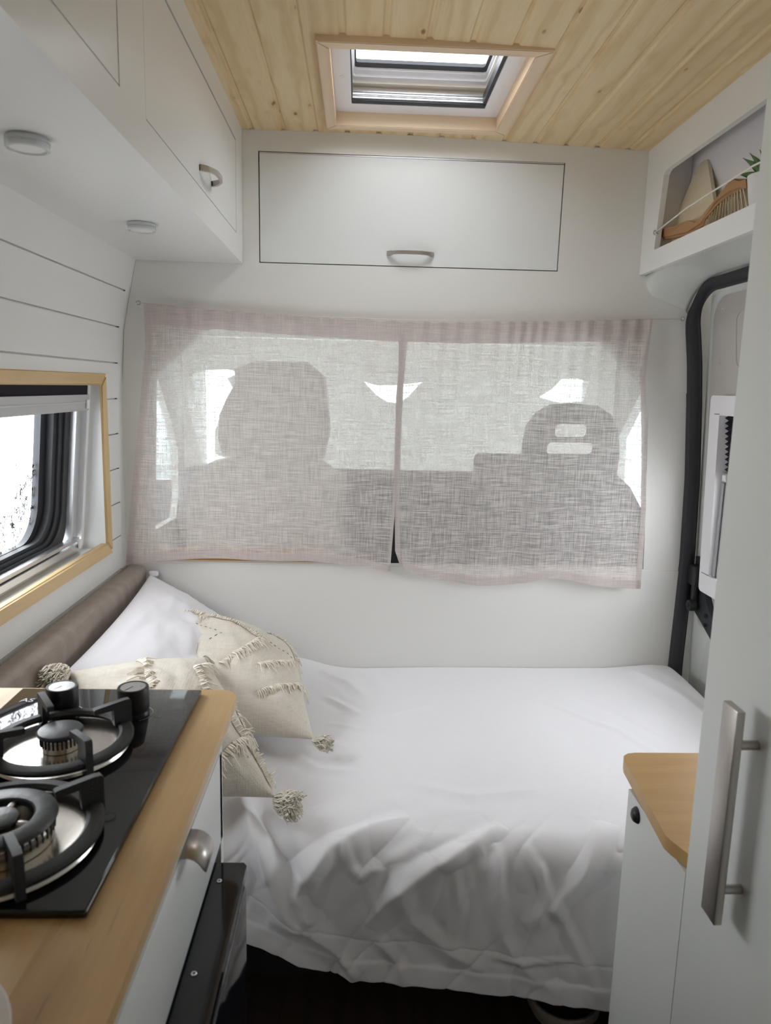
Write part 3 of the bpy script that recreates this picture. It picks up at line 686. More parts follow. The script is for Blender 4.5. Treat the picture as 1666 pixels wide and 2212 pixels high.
# long cabinet on the left
FX=-.34
oc=thing('overhead_cabinet','long white overhead cabinet along the left side above the window','cabinet',(-.5,1.0,1.69))
slab('carcass_floor', [(-.66,-.6),(FX-.0181,-.6),(FX-.0181,Y1-.006),(-.655,Y1-.006)],[], 'z',1.690,1.705,'satin',oc)
dA=(1.238,1.7515,2.089,1.989); dB=(.33,1.7515,1.112,1.989); dC=(-.55,1.7515,.22,1.989)
slab('face_frame', [(-.6,1.690),(Y1-.006,1.690),(Y1-.006,2.052),(-.6,2.052)], [rect(*d)[::-1] for d in (dA,dB,dC)], 'x', FX-.018, FX,'satin',oc)
box('carcass_lining',(FX-.05,-.59,1.706),(FX-.019,Y1-.01,2.045),'gapline',oc)
for k,d in enumerate((dA,dB,dC)):
    dr=slab('door', rect(d[0]+.003,d[1]+.003,d[2]-.003,d[3]-.0045),[], 'x', FX-.017, FX-.0005,'satin',oc)
    box('hinge_strip',(FX-.006,d[0]+.003,d[3]-.0035),(FX+.0008,d[2]-.003,d[3]-.0008),'greyplastic',oc)
    yy = 1.630 if k==0 else d[2]-.46
    h=bow_handle('handle',(FX,yy,1.791),(FX,yy+.128,1.791),(1,0,0),dr); h.matrix_parent_inverse=Matrix.Identity(4); h.location=(0,0,0)
# puck lights on its underside
for lab,x,y,r in (('round clear rimmed spotlight under overhead cabinet, the nearer and larger','',1.140,.0295),('round clear rimmed spotlight under overhead cabinet, the farther one near the bulkhead','',1.697,.0295)):
    pl=thing('spotlight',lab,'light',(-.482,y,1.69),'puck spotlights under the overhead cabinet')
    lathe('rim',[(.0,.0),(r,.0),(r+.001,-.002),(r+.001,-.006),(r-.0015,-.007),(r-.0015,-.008),(r+.001,-.009),(r+.001,-.014),(r-.001,-.016),(r-.004,-.0165),(r-.0045,-.013),(r-.005,-.012)],(-.482,y,1.6895),'acrylic',pl,48)
    lathe('base_ring',[(0,-.0075),(r-.002,-.0075),(r-.002,-.001),(0,-.001)],(-.482,y,1.6895),'silver',pl,48)
    lathe('diffuser',[(0,-.0148),(r*.5,-.0147),(r-.005,-.014),(r-.005,-.0078),(0,-.0078)],(-.482,y,1.6895),'diffuser',pl,48)
# open shelf on the right
SX=.81
sh=thing('open_shelf','white boxed shelf with a long cutout above the sliding door','shelf',(.9,1.5,1.69))
cut=[(.96,1.746),(2.098,1.746),(2.073,1.925),(2.070,1.935),(2.060,1.942),(2.050,1.945),(.96,1.945)]
slab('front', [(.93,1.692),(Y1-.005,1.692),(Y1-.005,2.040),(.93,2.040)],[cut[::-1]],'x',SX,SX+.015,'satin',sh)
slab('inner_board', [(SX+.015,.93),(1.0,.93),(1.0,Y1-.005),(SX+.015,Y1-.005)],[], 'z',1.735,1.746,'satin',sh)
slab('underside', [(SX+.0155,.93),(.99,.93),(.99,Y1-.005),(SX+.0155,Y1-.005)],[], 'z',1.702,1.712,'white',sh)
box('lining',(.905,.93,1.746),(.915,Y1-.005,2.04),'shelfback',sh)
box('end_lining',(SX+.016,2.116,1.747),(.904,2.126,2.03),'shelfback',sh)
box('top_lining',(SX+.016,.93,2.022),(.904,2.15,2.03),'shelfback',sh)

# ---- things on the shelf ----
# leaning pale board
bd=[(2.165,1.750),(2.122,1.802),(2.121,1.832),(2.117,1.863),(2.101,1.901),(2.082,1.945),(2.070,1.958),(2.055,1.965),(2.032,1.965),(2.016,1.960),(2.007,1.950),(1.949,1.885),(1.892,1.821),(1.880,1.790),(1.860,1.750)]
bd=[(y-.03*max(0,(z-1.75)/.2)*0,z) for y,z in bd]
def lean(u,v,d): return (.858+(v-1.75)*.2+d, u, v)
wb=slab('wooden_board', bd,[], 'x',0,.009,'paleply',None,lean)
tag(wb,'pale plywood board with a rounded tip leaning in the shelf','board')
# hand brush
hb=thing('hand_brush','beech hand brush with pale bristles lying in front of the board','brush',(.85,1.9,1.75))
top=[(2.150,1.800),(2.140,1.807),(2.098,1.803),(2.02,1.794),(1.951,1.787),(1.905,1.784),(1.880,1.786),(1.851,1.800),(1.786,1.822),(1.734,1.831),(1.692,1.826),(1.672,1.814)]
bot=[(1.668,1.803),(1.690,1.801),(1.74,1.805),(1.80,1.798),(1.85,1.774),(1.870,1.764),(1.945,1.758),(2.061,1.770),(2.135,1.781),(2.149,1.788)]
sq=lambda p:p
bm=bmesh.new(); aslab(bm,(sq(top)+sq(bot))[::-1],[[(2.134+.0045*math.cos(a),1.793+.0045*math.sin(a)) for a in np.linspace(0,2*PI,12,endpoint=False)]],'x',.833,.853)
bmesh.ops.bevel(bm,geom=[e for e in bm.edges if abs(e.verts[0].co.x-e.verts[1].co.x)<1e-5 and len(e.link_faces)==2 and e.calc_face_angle(0)>1],offset=.006,segments=3,affect='EDGES')
fin(bm,'handle','brushwood',hb,auto=50)
bm=bmesh.new(); lathe_n=14
for i in range(lathe_n):
    t=i/(lathe_n-1); y=1.680+t*.165; zt=1.803-.030*t**3; 
    for q in (-1,0,1):
        for j in range(7):
            a=random.random()*6.28; r=.0035
            yb=y-.030*(1-t)**1.2+.010*t+math.cos(a)*.0035; zb=1.750+.004*random.random()
            atube(bm,[(.843+q*.006+math.cos(a)*.001,y+math.sin(a)*.002,zt),(.843+q*.008+math.cos(a)*r,yb,zb)],[.0010,.0012],3,False)
fin(bm,'bristles','bristle',hb)
# elastic cord with hooks
cdn=thing('elastic_cord','thin white elastic cord stretched across the shelf opening','cord',(SX+.007,1.7,1.80))
cp=[(SX-.001,2.093,1.792),(SX-.001,1.9,1.812),(SX-.001,1.6,1.824),(SX-.001,.97,1.80)]
tube('strand',cp,.0022,'cord',cdn,6)
tube('hook',[(SX-.001,2.098,1.785),(SX-.003,2.104,1.790),(SX-.003,2.103,1.797),(SX-.003,2.095,1.797),(SX-.001,2.093,1.790),(SX+.006,2.092,1.788)],.0013,'nickel',cdn,6)
# plant in a white pot
pp=thing('potted_plant','small spiky green plant in a white pot at the shelf end','plant',(.865,1.57,1.746))
lathe('pot',[(0,.002),(.030,.002),(.034,.01),(.042,.065),(.042,.070),(.038,.070),(.036,.06),(0,.058)],(.862,1.625,1.746),'pot',pp,32)
leaves=[((.86,1.658,1.890),1),((.862,1.675,1.882),1),((.858,1.710,1.885),1),((.855,1.732,1.881),1),((.85,1.740,1.848),.8),((.85,1.70,1.806),.7),((.866,1.635,1.895),1),((.87,1.56,1.96),1),((.88,1.52,1.92),1),((.84,1.53,1.90),1),((.9,1.6,1.9),1),((.86,1.50,1.88),1)]
for (tip,k) in leaves:
    b=Vector((.862,1.630,1.800)); T=Vector(tip); mid=(b+T)/2+Vector((0,0,.010)); bm=bmesh.new()
    d=(T-b).normalized(); s=d.cross(Vector((1,0,.2))).normalized(); rows=[]
    for i in range(9):
        t=i/8; p=b*(1-t)**2+mid*2*t*(1-t)+T*t*t; ww=.0105*math.sin(PI*min(1,t*.85+.12))*(1-t**3)+.0003
        up_=s.cross(d)
        rows.append([bm.verts.new(p-s*ww+up_*ww*.4),bm.verts.new(p),bm.verts.new(p+s*ww+up_*ww*.4)])
    for A,B in zip(rows,rows[1:]):
        for q in range(2): bm.faces.new((A[q],A[q+1],B[q+1],B[q]))
    lf=fin(bm,'leaf','leaf',pp,smooth=True); md=lf.modifiers.new('t','SOLIDIFY'); md.thickness=.0008

# ================================================================== CURTAINS
def curtain(label, top, bot, left, right, seed, side, gath):
    cu=thing('curtain',label,'curtain',(top[len(top)//2][0],2.165,top[0][1]),'sheer linen curtain pair')
    nx,nz=150,120; N=Noise2(seed)
    s=np.linspace(0,1,nx)[None,:]; t=np.linspace(0,1,nz)[:,None]
    def interp(pts,u,k):
        a=np.array(pts); q=np.linspace(0,1,len(a)); return np.interp(u,q,a[:,k])
    tp=lambda u:(np.interp(u,np.array(top)[:,2],np.array(top)[:,0]),np.interp(u,np.array(top)[:,2],np.array(top)[:,1]))
    bt=lambda u:(np.interp(u,np.array(bot)[:,2],np.array(bot)[:,0]),np.interp(u,np.array(bot)[:,2],np.array(bot)[:,1]))
    tx,tz=tp(s); bx,bz=bt(s)
    k=np.ones((11,))/11
    sm=lambda a: np.convolve(np.pad(a[0],5,mode='edge'),k,'valid')[None,:]
    tz=sm(tz); bz=sm(bz)
    X=tx*(1-t)+bx*t; Z=tz*(1-t)+bz*t
    lx=np.interp(t,np.array(left)[:,0],np.array(left)[:,1]); rx=np.interp(t,np.array(right)[:,0],np.array(right)[:,1])
    X=X+(1-s)*lx+s*rx
    # gathers near the wire, long soft folds lower down
    ph=s*gath*2*PI+2.2*fbm(N,s*5+0*t,t*.6+3,2)*3
    env=np.clip(s*6,0,1) if side=='L' else np.clip(s*8+.3,0,1)
    gz=np.sin(ph)*.0042*np.exp(-t*4.5)*env*(.4+.9*np.clip(s*1.5 if side=='L' else 1.2-s*.2,0,1))
    low=fbm(N,s*4.5+7+t*.25,t*.55+2,2)*.030*np.clip(t*1.6,0,1)
    wav=np.sin(s*2*PI*(3.3 if side=='L' else 4.2)+1.3+t*.8)*.011*np.clip(t*2,0,1)*(.35+.65*t)
    Yv=2.163+gz*1.1+low*.7+wav*.8-.014*t
    Yv=np.minimum(Yv,2.188)
    # scalloped top edge from the gathers
    Z=Z+np.cos(ph)*.0022*np.exp(-t*30)*env
    # rolled-up corner
    if side=='L':
        cr=np.clip((s-.80)/.2,0,1)*np.clip((t-.955)/.045,0,1); Yv=Yv-cr*.018; Z=Z+cr*.010
    else:
        cr=np.clip((.10-s)/.10,0,1)*np.clip((t-.95)/.05,0,1); Yv=Yv-cr*.02; X=X+cr*.012
    gridmesh('cloth',X,Yv,Z,'linen',cu)
    # rod pocket: doubled band at the top; doubled side hems
    nb=int(nz*.072)+1
    gridmesh('rod_pocket',X[:nb+1],Yv[:nb+1]-.0015-.0015*np.sin(np.linspace(0,PI,nb+1))[:,None],Z[:nb+1],'linen2',cu)
    if side=='L': 
        gridmesh('side_hem',X[nb:,:5],Yv[nb:,:5]-.0012,Z[nb:,:5],'linen2',cu); gridmesh('side_hem',X[nb:,-4:],Yv[nb:,-4:]-.0012,Z[nb:,-4:],'linen2',cu)
    else:
        gridmesh('side_hem',X[nb:,:5],Yv[nb:,:5]-.0012,Z[nb:,:5],'linen2',cu)
        gridmesh('side_hem',X[nb:,-4:],Yv[nb:,-4:]-.0012,Z[nb:,-4:],'linen2',cu)
    gridmesh('hem',X[-5:,:],Yv[-5:,:]-.0012,Z[-5:,:],'linen2',cu)
curtain('sheer greige linen curtain, the left panel of the pair',
  [(-.614,1.568,0),(-.537,1.563,.1),(-.184,1.546,.58),(.124,1.537,1)],
  [(-.685,.812,0),(-.64,.817,.06),(-.589,.829,.12),(-.35,.834,.40),(-.20,.828,.56),(-.12,.835,.70),(-.02,.822,.80),(.043,.812,.88),(.082,.792,.95),(.102,.802,1)],
  [(0,0),(.15,.012),(.5,.006),(1,0)],[(0,0),(.3,.010),(.6,.008),(1,0)],3,'L',13)
curtain('sheer greige linen curtain, the right panel of the pair',
  [(.120,1.537,0),(.30,1.540,.25),(.6,1.552,.65),(.846,1.566,1)],
  [(.118,.835,0),(.140,.812,.04),(.20,.790,.10),(.256,.775,.18),(.35,.766,.30),(.46,.765,.44),(.53,.778,.54),(.568,.793,.60),(.62,.788,.67),(.743,.768,.83),(.83,.758,.94),(.872,.763,1)],
  [(0,0),(.3,-.012),(.6,-.012),(1,0)],[(0,0),(.2,-.012),(.5,.002),(.7,.006),(1,0)],5,'R',17)
cw=thing('curtain_wire','thin stretched curtain wire with an eye hook at each end','wire',(.15,2.17,1.57))
tube('wire',[(-.628,2.168,1.570),(-.3,2.168,1.548),(.15,2.168,1.543),(.6,2.168,1.556),(.935,2.168,1.570)],.0012,'cord',cw,6)
for x,s in ((-.628,-1),(.935,1)):
    pts=[(x+s*(.004+.006*math.cos(a)),2.17,1.570+.005*math.sin(a)) for a in np.linspace(PI if s>0 else 0,(PI if s>0 else 0)+5.2,12)]+[(x+s*.012,2.194,1.568)]
    tube('hook',pts,.0014,'nickel',cw,6)

# ================================================================== BED
cs=bmesh.new()
prof=[(-.692,.50),(-.692,.785),(-.689,.797),(-.681,.801),(-.660,.801),(-.645,.798),(-.637,.790),(-.634,.776),(-.633,.66),(-.633,.52),(-.64,.50)]
N=Noise2(11); rows=[]
for i in range(120):
    y=2.193-i*(1.30/119); e=min(1,(2.196-y)/.012)
    row=[]
    for j,(x,z) in enumerate(prof):
        wv=.0045*float(N(np.array(i*.55+j*.35),np.array(j*.15)))*(1 if 4<=j<=7 else .3)+.005*float(N(np.array(i*.10),np.array(j*.3+9)))
        row.append(cs.verts.new((x+(wv if j>2 else 0)-(1-e)*.01,y,z+(wv*.5 if 2<j<7 else 0))))
    rows.append(row)
for A,B in zip(rows,rows[1:]):
    for k in range(len(prof)-1): cs.faces.new((A[k],A[k+1],B[k+1],B[k]))
cs.faces.new(rows[0]); cs.faces.new(rows[-1][::-1])
tag(fin(cs,'bolster_cushion','cushion',smooth=True),'long taupe padded bolster along the left wall beside the bed','cushion')
bb=thing('bed','low dark bed platform hidden under the white bedding','bed',(.2,1.8,0))
box('platform',(-.69,1.36,.30),(1.00,2.19,.335),'trimgrey',bb)
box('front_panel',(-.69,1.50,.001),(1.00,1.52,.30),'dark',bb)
tag(box('mattress',(-.63,1.31,.337),(1.01,2.185,.462),'pillowcase',None,.03,3),'white mattress almost wholly covered by the duvet','mattress')
# duvet: one cloth surface from the bulkhead over the front edge down to the hem
nx,nt=520,480; N=Noise2(21)
x=np.linspace(-.632,1.035,nx)[None,:]+np.zeros((nt,1))
tt=np.linspace(0,1,nt)[:,None]+np.zeros((1,nx))
yb=2.188; R=.062; yf=1.262
Ltop=yb-(yf+R); Larc=R*PI/2
hem=np.interp(x,[-.64,-.30,-.198,-.172,-.101,.007,.134,.225,.317,.41,.513,.7,1.03],[.30,.30,.293,.281,.233,.201,.190,.184,.168,.151,.145,.15,.16])
ztop=.490
Ldrop=(ztop-R)-hem
Ltot=Ltop+Larc+Ldrop; s=tt*Ltot
a=np.clip((s-Ltop)/R,0,PI/2); 
Yv=np.where(s<Ltop,yb-s,yf+R-R*np.sin(a)); Zv=np.where(s<Ltop,ztop,ztop-R+R*np.cos(a)); Zv=np.where(s>Ltop+Larc,ztop-R-(s-Ltop-Larc),Zv)
ny=-np.sin(a); nz=np.cos(a)
g=s-Ltop   # arc coordinate measured from the start of the front edge, grows downwards
front=np.clip((g+.10)/.18,0,1); front=front*front*(3-2*front)
# broad form
H=.010*fbm(N,x*3.2,s*3.4+4,2)+.004*fbm(N,x*9,s*8,2)*(.5+front)
H+= .044*front*fbm(N,x*3.4+9+s*1.4,s*3.0+2,2)
# named folds on the front, (x, g) with g = 0 at the edge, about .42 at the hem
G=lambda z:.075+(.46-z)   # height to arc coordinate
F=[([(-.235,-.10),(-.205,.0),(-.175,.06),(-.14,G(.38)),(-.10,G(.32))],.026,.020),
   ([(-.20,-.06),(-.15,.03),(-.115,G(.44)),(-.085,G(.36))],-.020,.016),
   ([(.12,-.03),(.03,.015),(-.04,.05),(-.095,G(.43)),(-.105,G(.38))],.024,.022),
   ([(-.10,G(.44)),(-.105,G(.40)),(-.085,G(.35)),(-.07,G(.335))],.020,.010),
   ([(-.02,.03),(-.03,.10),(-.055,G(.36)),(-.04,G(.33))],-.012,.018),
   ([(-.16,G(.35)),(-.10,G(.325)),(-.06,G(.30)),(0,G(.25)),(.02,G(.22))],.014,.018),
   ([(.51,-.02),(.45,G(.43)),(.40,G(.37)),(.34,G(.33))],.018,.022),
   ([(.50,G(.44)),(.42,G(.33)),(.35,G(.28))],-.005,.015),
   ([(.24,.02),(.27,.10),(.30,G(.30)),(.36,G(.22)),(.42,G(.18))],.009,.014),
   ([(.08,.08),(.12,G(.33)),(.20,G(.27)),(.27,G(.23))],.010,.016),
   ([(.34,.04),(.40,.16),(.47,G(.24)),(.50,G(.18))],.008,.010),
   ([(.05,G(.30)),(.10,G(.24)),(.11,G(.20))],.010,.010),
   ([(.17,.07),(.13,.14),(.12,.22)],-.010,.018),
   ([(-.02,G(.27)),(.01,G(.22)),(.0,G(.20))],.009,.008),
   ([(.23,.12),(.19,.20),(.20,.30)],.008,.014),
   ([(.30,G(.545)),(.24,G(.50)),(.175,G(.46)),(.09,G(.41)),(.03,G(.33))],.020,.017),
   ([(.28,G(.50)),(.285,G(.46)),(.29,G(.38))],.010,.010),([(.20,G(.44)),(.215,G(.36)),(.20,G(.28))],.006,.008),([(.06,G(.45)),(.045,G(.40)),(.05,G(.36))],.010,.010),
   ([(-.02,G(.50)),(.0,G(.45)),(.02,G(.43)),(.05,G(.45))],.008,.009),([(.37,G(.46)),(.385,G(.40)),(.37,G(.32))],.006,.008),
   ([(.28,G(.26)),(.36,G(.245)),(.45,G(.25))],.006,.006)]
H+=folds(x,g,F)
# straight pressed creases near the hem and faint ones on the top
sl=G(hem)-.052+.010*fbm(N,x*3+50,0*x,2); H+=.0035/(1+np.exp(-(g-sl)/.0012))-.002*np.exp(-((g-sl+.045)/.003)**2)
T=[([(-.05,-.52),(.10,-.50),(.22,-.56)],.004,.012),([(-.08,-.62),(-.02,-.55),(.02,-.50)],.006,.012),([(-.07,-.45),(.05,-.41),(.12,-.40)],.004,.012),
   ([(-.14,-.28),(-.08,-.22),(.02,-.20)],.006,.014),([(-.12,-.36),(-.02,-.33),(.06,-.32)],.005,.012),([(.62,-.66),(.72,-.52),(.80,-.36)],.004,.010),
   ([(.52,-.60),(.68,-.42),(.76,-.24)],.004,.010),([(.86,-.80),(.93,-.6),(.96,-.4)],.008,.02),([(-.10,-.78),(-.02,-.72),(.03,-.62)],.008,.014),([(.0,-.82),(.06,-.74),(.08,-.64)],.006,.014),
   ([(.10,-.16),(.25,-.11),(.42,-.13)],.004,.016)]
H+=folds(x,g,T)
# sharp little cloth creases
rn=Noise2(33); c1=np.abs(fbm(rn,(x+s*.55)*9,(s-x*.7)*2.6,2)); c2=np.abs(fbm(rn,(x-s*.5)*3.0+5,(s*.9+x*.9)*10,2))
H+=-(np.exp(-c1*16)*.0034+np.exp(-c2*16)*.0034)*(.18+.82*front)*(.4+1.2*np.clip(fbm(N,x*3+31,s*3,2)+.5,0,1))
H+=.0003*fbm(rn,x*60,s*60,2)+.0022*front*fbm(rn,(x+s*.5)*34,(s-x*.4)*11,2)
# plump corners: hump under the back left, rise at the right end
H+=.036*np.exp(-(((x+.19)/.10)**2+((s-.06)/.09)**2))+.016*np.exp(-(((x-.93)/.10)**2+((s-.10)/.25)**2))
H+=-.05*np.clip((x-.985)/.05,0,1)**2*np.clip(1-front,0,1)
H+=-.012*np.clip(1-s/.03,0,1)
Yv=np.minimum(Yv+ny*H,2.192); Zv=Zv+nz*H
Yv=Yv-.02*front*np.clip(g/.4,0,1)*(.5+fbm(N,x*4+3,0*s+1,2))+.006
Xd=x+.008*fbm(N,x*5+2,s*5,2)*front
Xd=np.clip(Xd,-.632,1.04)
gridmesh('duvet',Xd,Yv,Zv,'sheet',None,solid=.003)
tag(bpy.data.objects['duvet'],'rumpled white cotton duvet covering the whole bed','duvet')

# ---- pillows ---------------------------------------------------------------------------------
class Pillow:
    def __init__(s, P, h, hb=None, seed=1, pinch=.07, sag=0, wr=.006, nrm=None):
        s.P=[Vector(p) for p in P]; s.h=h; s.hb=h*.7 if hb is None else hb; s.N=Noise2(seed); s.pinch=pinch; s.wr=wr; s.sag=sag
        n=((s.P[1]-s.P[0]).cross(s.P[3]-s.P[0])).normalized(); s.n=n if n.z>0 else -n
    def base(s,u,v):
        a=1-s.pinch*(1-v*v); b=1-s.pinch*(1-u*u); u2=(u*a+1)/2; v2=(v*b+1)/2; P=s.P
        return (P[0]*(1-u2)+P[1]*u2)*(1-v2)+(P[3]*(1-u2)+P[2]*u2)*v2
    def top(s,u,v,side=1):
        e=max(0,(1-u*u)*(1-v*v)); k=e**.5
        nz=float(fbm(s.N,np.array(u*2.2+5+side),np.array(v*2.2+7),3))
        fine=float(fbm(s.N,np.array(u*9+v*3),np.array(v*9-u*2),2))
        hh=(s.h if side>0 else -s.hb)*k*(1+.22*nz)+ (s.wr*fine*k)
        p=s.base(u,v)+s.n*hh; p=p+Vector((0,0,-s.sag*e)) if side<0 else p
        return p
    def mesh(s,name,mat,parent,n=56):
        bm=bmesh.new(); g={}
        us=[math.sin((i/n*2-1)*PI/2) for i in range(n+1)]
        for side in (1,-1):
            for i,u in enumerate(us):
                for j,v in enumerate(us):
                    ed = i in (0,n) or j in (0,n)
                    if side<0 and ed: g[(side,i,j)]=g[(1,i,j)]
                    else: g[(side,i,j)]=bm.verts.new(s.top(u,v,side))
            for i in range(n):
                for j in range(n):
                    q=[g[(side,i,j)],g[(side,i+1,j)],g[(side,i+1,j+1)],g[(side,i,j+1)]]
                    bm.faces.new(q)
        return fin(bm,name,mat,parent,smooth=True)
def fringe(pl, polys, parent, dens=360, ln=.027, r=.0014):
    for poly in polys:
        bm=bmesh.new()
        for a,b in zip(poly,poly[1:]):
            A=pl.top(*a); B=pl.top(*b); L=(B-A).length; n=max(2,int(L*dens))
            for i in range(n):
                t=(i+random.random()*.6)/n; u=a[0]*(1-t)+b[0]*t; v=a[1]*(1-t)+b[1]*t
                p=pl.top(u,v); q=pl.top(min(1,u+.01),v); q2=pl.top(u,min(1,v+.01)); nn=(q-p).cross(q2-p).normalized()
                if nn.dot(pl.n)<0: nn=-nn
                d=(B-A).normalized(); sd=nn.cross(d)
                sgn=1 if (sd.z<0) else -1
                sd=sd*sgn; l=ln*(.6+.7*random.random()); j=Vector((random.gauss(0,.3),random.gauss(0,.3),random.gauss(0,.2)))
                p1=p+nn*.002+sd*.0; p2=p+nn*(.005+.003*random.random())+(sd+j*.5)*l*.45; p3=p+nn*.003+(sd+j*.8+Vector((0,0,-.25)))*l
                if p3.z<.512: p3.z=.512
                atube(bm,[p1,p2,p3],[r*1.1,r*1.2,r*.8],3,False)
        fin(bm,'fringe','yarn',parent)
def stitches(pl, polys, parent, step=.013):
    for poly in polys:
        bm=bmesh.new()
        for a,b in zip(poly,poly[1:]):
            A=pl.top(*a); B=pl.top(*b); n=max(2,int((B-A).length/step))
            for i in range(n):
                t=(i+.2)/n; t2=(i+.62)/n
                f=lambda q: pl.top(a[0]*(1-q)+b[0]*q,a[1]*(1-q)+b[1]*q)+pl.n*.0005
                atube(bm,[f(t),f((t+t2)/2),f(t2)],.0010,4)
        fin(bm,'open_stitching','stitch',parent)
def tassel(p, d, parent, ln=.05, w=.016, n=110, curl=.4, r=.0014):
    bm=bmesh.new(); p=Vector(p); d=Vector(d).normalized(); a=d.orthogonal().normalized(); b=d.cross(a)
    for i in range(n):
        an=random.random()*6.28; rr=math.sqrt(random.random()); o=(a*math.cos(an)+b*math.sin(an))
        l=ln*(.7+.4*random.random()); pts=[]
        ph=random.random()*6.28
        for k in range(7):
            t=k/6; wd=w*(.30+1.1*t**.6*(1-.25*t)); q=p+d*l*t+o*rr*wd+ (a*math.sin(ph+t*7)+b*math.cos(ph+t*6))*.0028*t*curl*2
            if q.z<.508: q.z=.508+.002*random.random()
            pts.append(q)
        atube(bm,pts,[r]*7,3,False)
    return fin(bm,'tassel','yarn',parent,smooth=True)
# white pillow leaning on the bolster
wp=thing('bed_pillow','plain white pillow leaning on the taupe bolster in the far corner','pillow',(-.5,1.85,.5))
pw=Pillow([(-.622,2.175,.775),(-.30,2.175,.545),(-.28,1.52,.54),(-.615,1.50,.735)],.085,.03,41,.05,wr=.010)
pw.mesh('pillowcase','pillowcase',wp)
bm=bmesh.new(); abox(bm,(-.6265,2.168,.770),(-.598,2.184,.786),.005); fin(bm,'corner_knot','pillowcase',wp,auto=60)
# boho pillow nearer the bulkhead
b1=thing('tasselled_cushion','cream fringed cushion propped on the white pillow nearest the bulkhead','cushion',(-.3,1.8,.5),'cream tasselled cushions')
A1=(-.548,1.975,.748); B1=(-.185,2.045,.590); C1=(-.092,1.612,.530); D1_=(-.420,1.560,.560)
p1=Pillow([A1,B1,C1,D1_],.105,.025,51,.05,wr=.006)
p1.mesh('cover','boho',b1)
# (u,v): u from A to B, v from A towards D
fringe(p1,[[(-.72,-.97),(-.1,-.93),(.5,-.90),(.90,-.62),(.97,-.30)],[(.97,-.30),(.55,-.02),(.10,.25)],
           [(-.95,-.86),(-.45,-.62),(.0,-.48),(.25,-.33)],[(.25,-.33),(-.1,.02),(-.45,.30)]],b1)
fringe(p1,[[(.97,.18),(.55,.42),(.1,.62)]],b1)
stitches(p1,[[(-.93,-.55),(-.55,-.40),(-.32,-.27)],[(-.32,-.27),(-.55,-.10)],[(.42,-.40),(.92,-.30)]],b1)
tassel((-.549,1.972,.750),(-.75,-.55,-.05),b1,.062,.011,80,.6)
tassel((-.093,1.610,.530),(.75,-.45,-.02),b1,.046,.016,120,.9)
# boho pillow in front, partly behind the hob
b2=thing('tasselled_cushion','cream fringed cushion lying nearest the kitchen, half behind the worktop','cushion',(-.38,1.45,.5),'cream tasselled cushions')
A2=(-.600,1.480,.745); B2=(-.352,1.655,.712); C2=(-.152,1.352,.537); D2=(-.46,1.262,.575)
p2=Pillow([A2,B2,C2,D2],.105,.02,61,.05,wr=.006)
p2.mesh('cover','boho',b2)
fringe(p2,[[(-.15,-.97),(-.25,-.55),(-.35,0)],[(.90,-.80),(.45,-.55),(.40,-.1)]],b2,380,.026)
fringe(p2,[[(.97,-.35),(.93,.10),(.97,.45)],[(.45,-.10),(.62,.30),(.80,.62),(.97,.93)]],b2,380,.026)
fringe(p2,[[(.95,.35),(.55,.55),(.2,.8)]],b2,340,.026)
tassel((-.602,1.475,.752),(-.10,-1,.10),b2,.075,.024,190,.8)
tassel((-.352,1.655,.715),(.1,.1,-.5),b2,.045,.014,90,.7)
tassel((-.153,1.350,.535),(.70,-.45,-.02),b2,.055,.024,190,1.3)

# ================================================================== KITCHEN
KX=-.190
kc=thing('kitchen_cabinet','white kitchen base cabinet under the wooden worktop','cabinet',(-.45,.4,0))
bm=bmesh.new()
abox(bm,(-.695,-.60,.05),(KX-.002,-.58,.843)); abox(bm,(-.695,.982,.05),(KX,1.0,.843)); abox(bm,(-.695,-.58,.830),(KX,.982,.843)); abox(bm,(-.695,-.58,.05),(-.68,.982,.83)); abox(bm,(-.68,-.58,.685),(KX-.022,.982,.69))
fin(bm,'carcass','laminate',kc)
dr=box('drawer',(KX-.018,.40,.688),(KX,.9975,.8255),'laminate',kc,.0015,2)
dr2=box('drawer',(KX-.018,-.57,.10),(KX,.394,.8255),'laminate',kc,.0015,2)
# bent finger pull over the drawer edge
bm=bmesh.new(); prf=[(-.012,.8290),(.002,.8292),(.010,.8288),(.016,.8265),(.021,.8225),(.0245,.818),(.027,.813),(.0285,.808)]
rows=[]
for i,(dx,z) in enumerate(prf):
    yc=.772; hw=.027; k=max(0,(i-5)/2); hw2=hw-.005*k*k
    rows.append([(KX+dx,yc-hw2,z),(KX+dx,yc+hw2,z)])
for (a,b),(c,d) in zip(rows,rows[1:]):
    bm.faces.new([bm.verts.new(q) for q in (a,b,d,c)])
bmesh.ops.remove_doubles(bm,verts=bm.verts,dist=1e-5)
o=fin(bm,'handle','nickel',dr,smooth=True); o.matrix_parent_inverse=Matrix.Identity(4); md=o.modifiers.new('t','SOLIDIFY'); md.thickness=.0014
# worktop with cutout free edge and rounded far corner
wt=slab('worktop', rrect(-.697,-.62,-.186,1.131,[0,.0,.030,.0],8),[rect(-.515,.620,-.250,1.10)[::-1]],'z',.8445,.860,'worktop',None)
tag(wt,'solid rustic wooden worktop carrying the black gas hob','worktop')
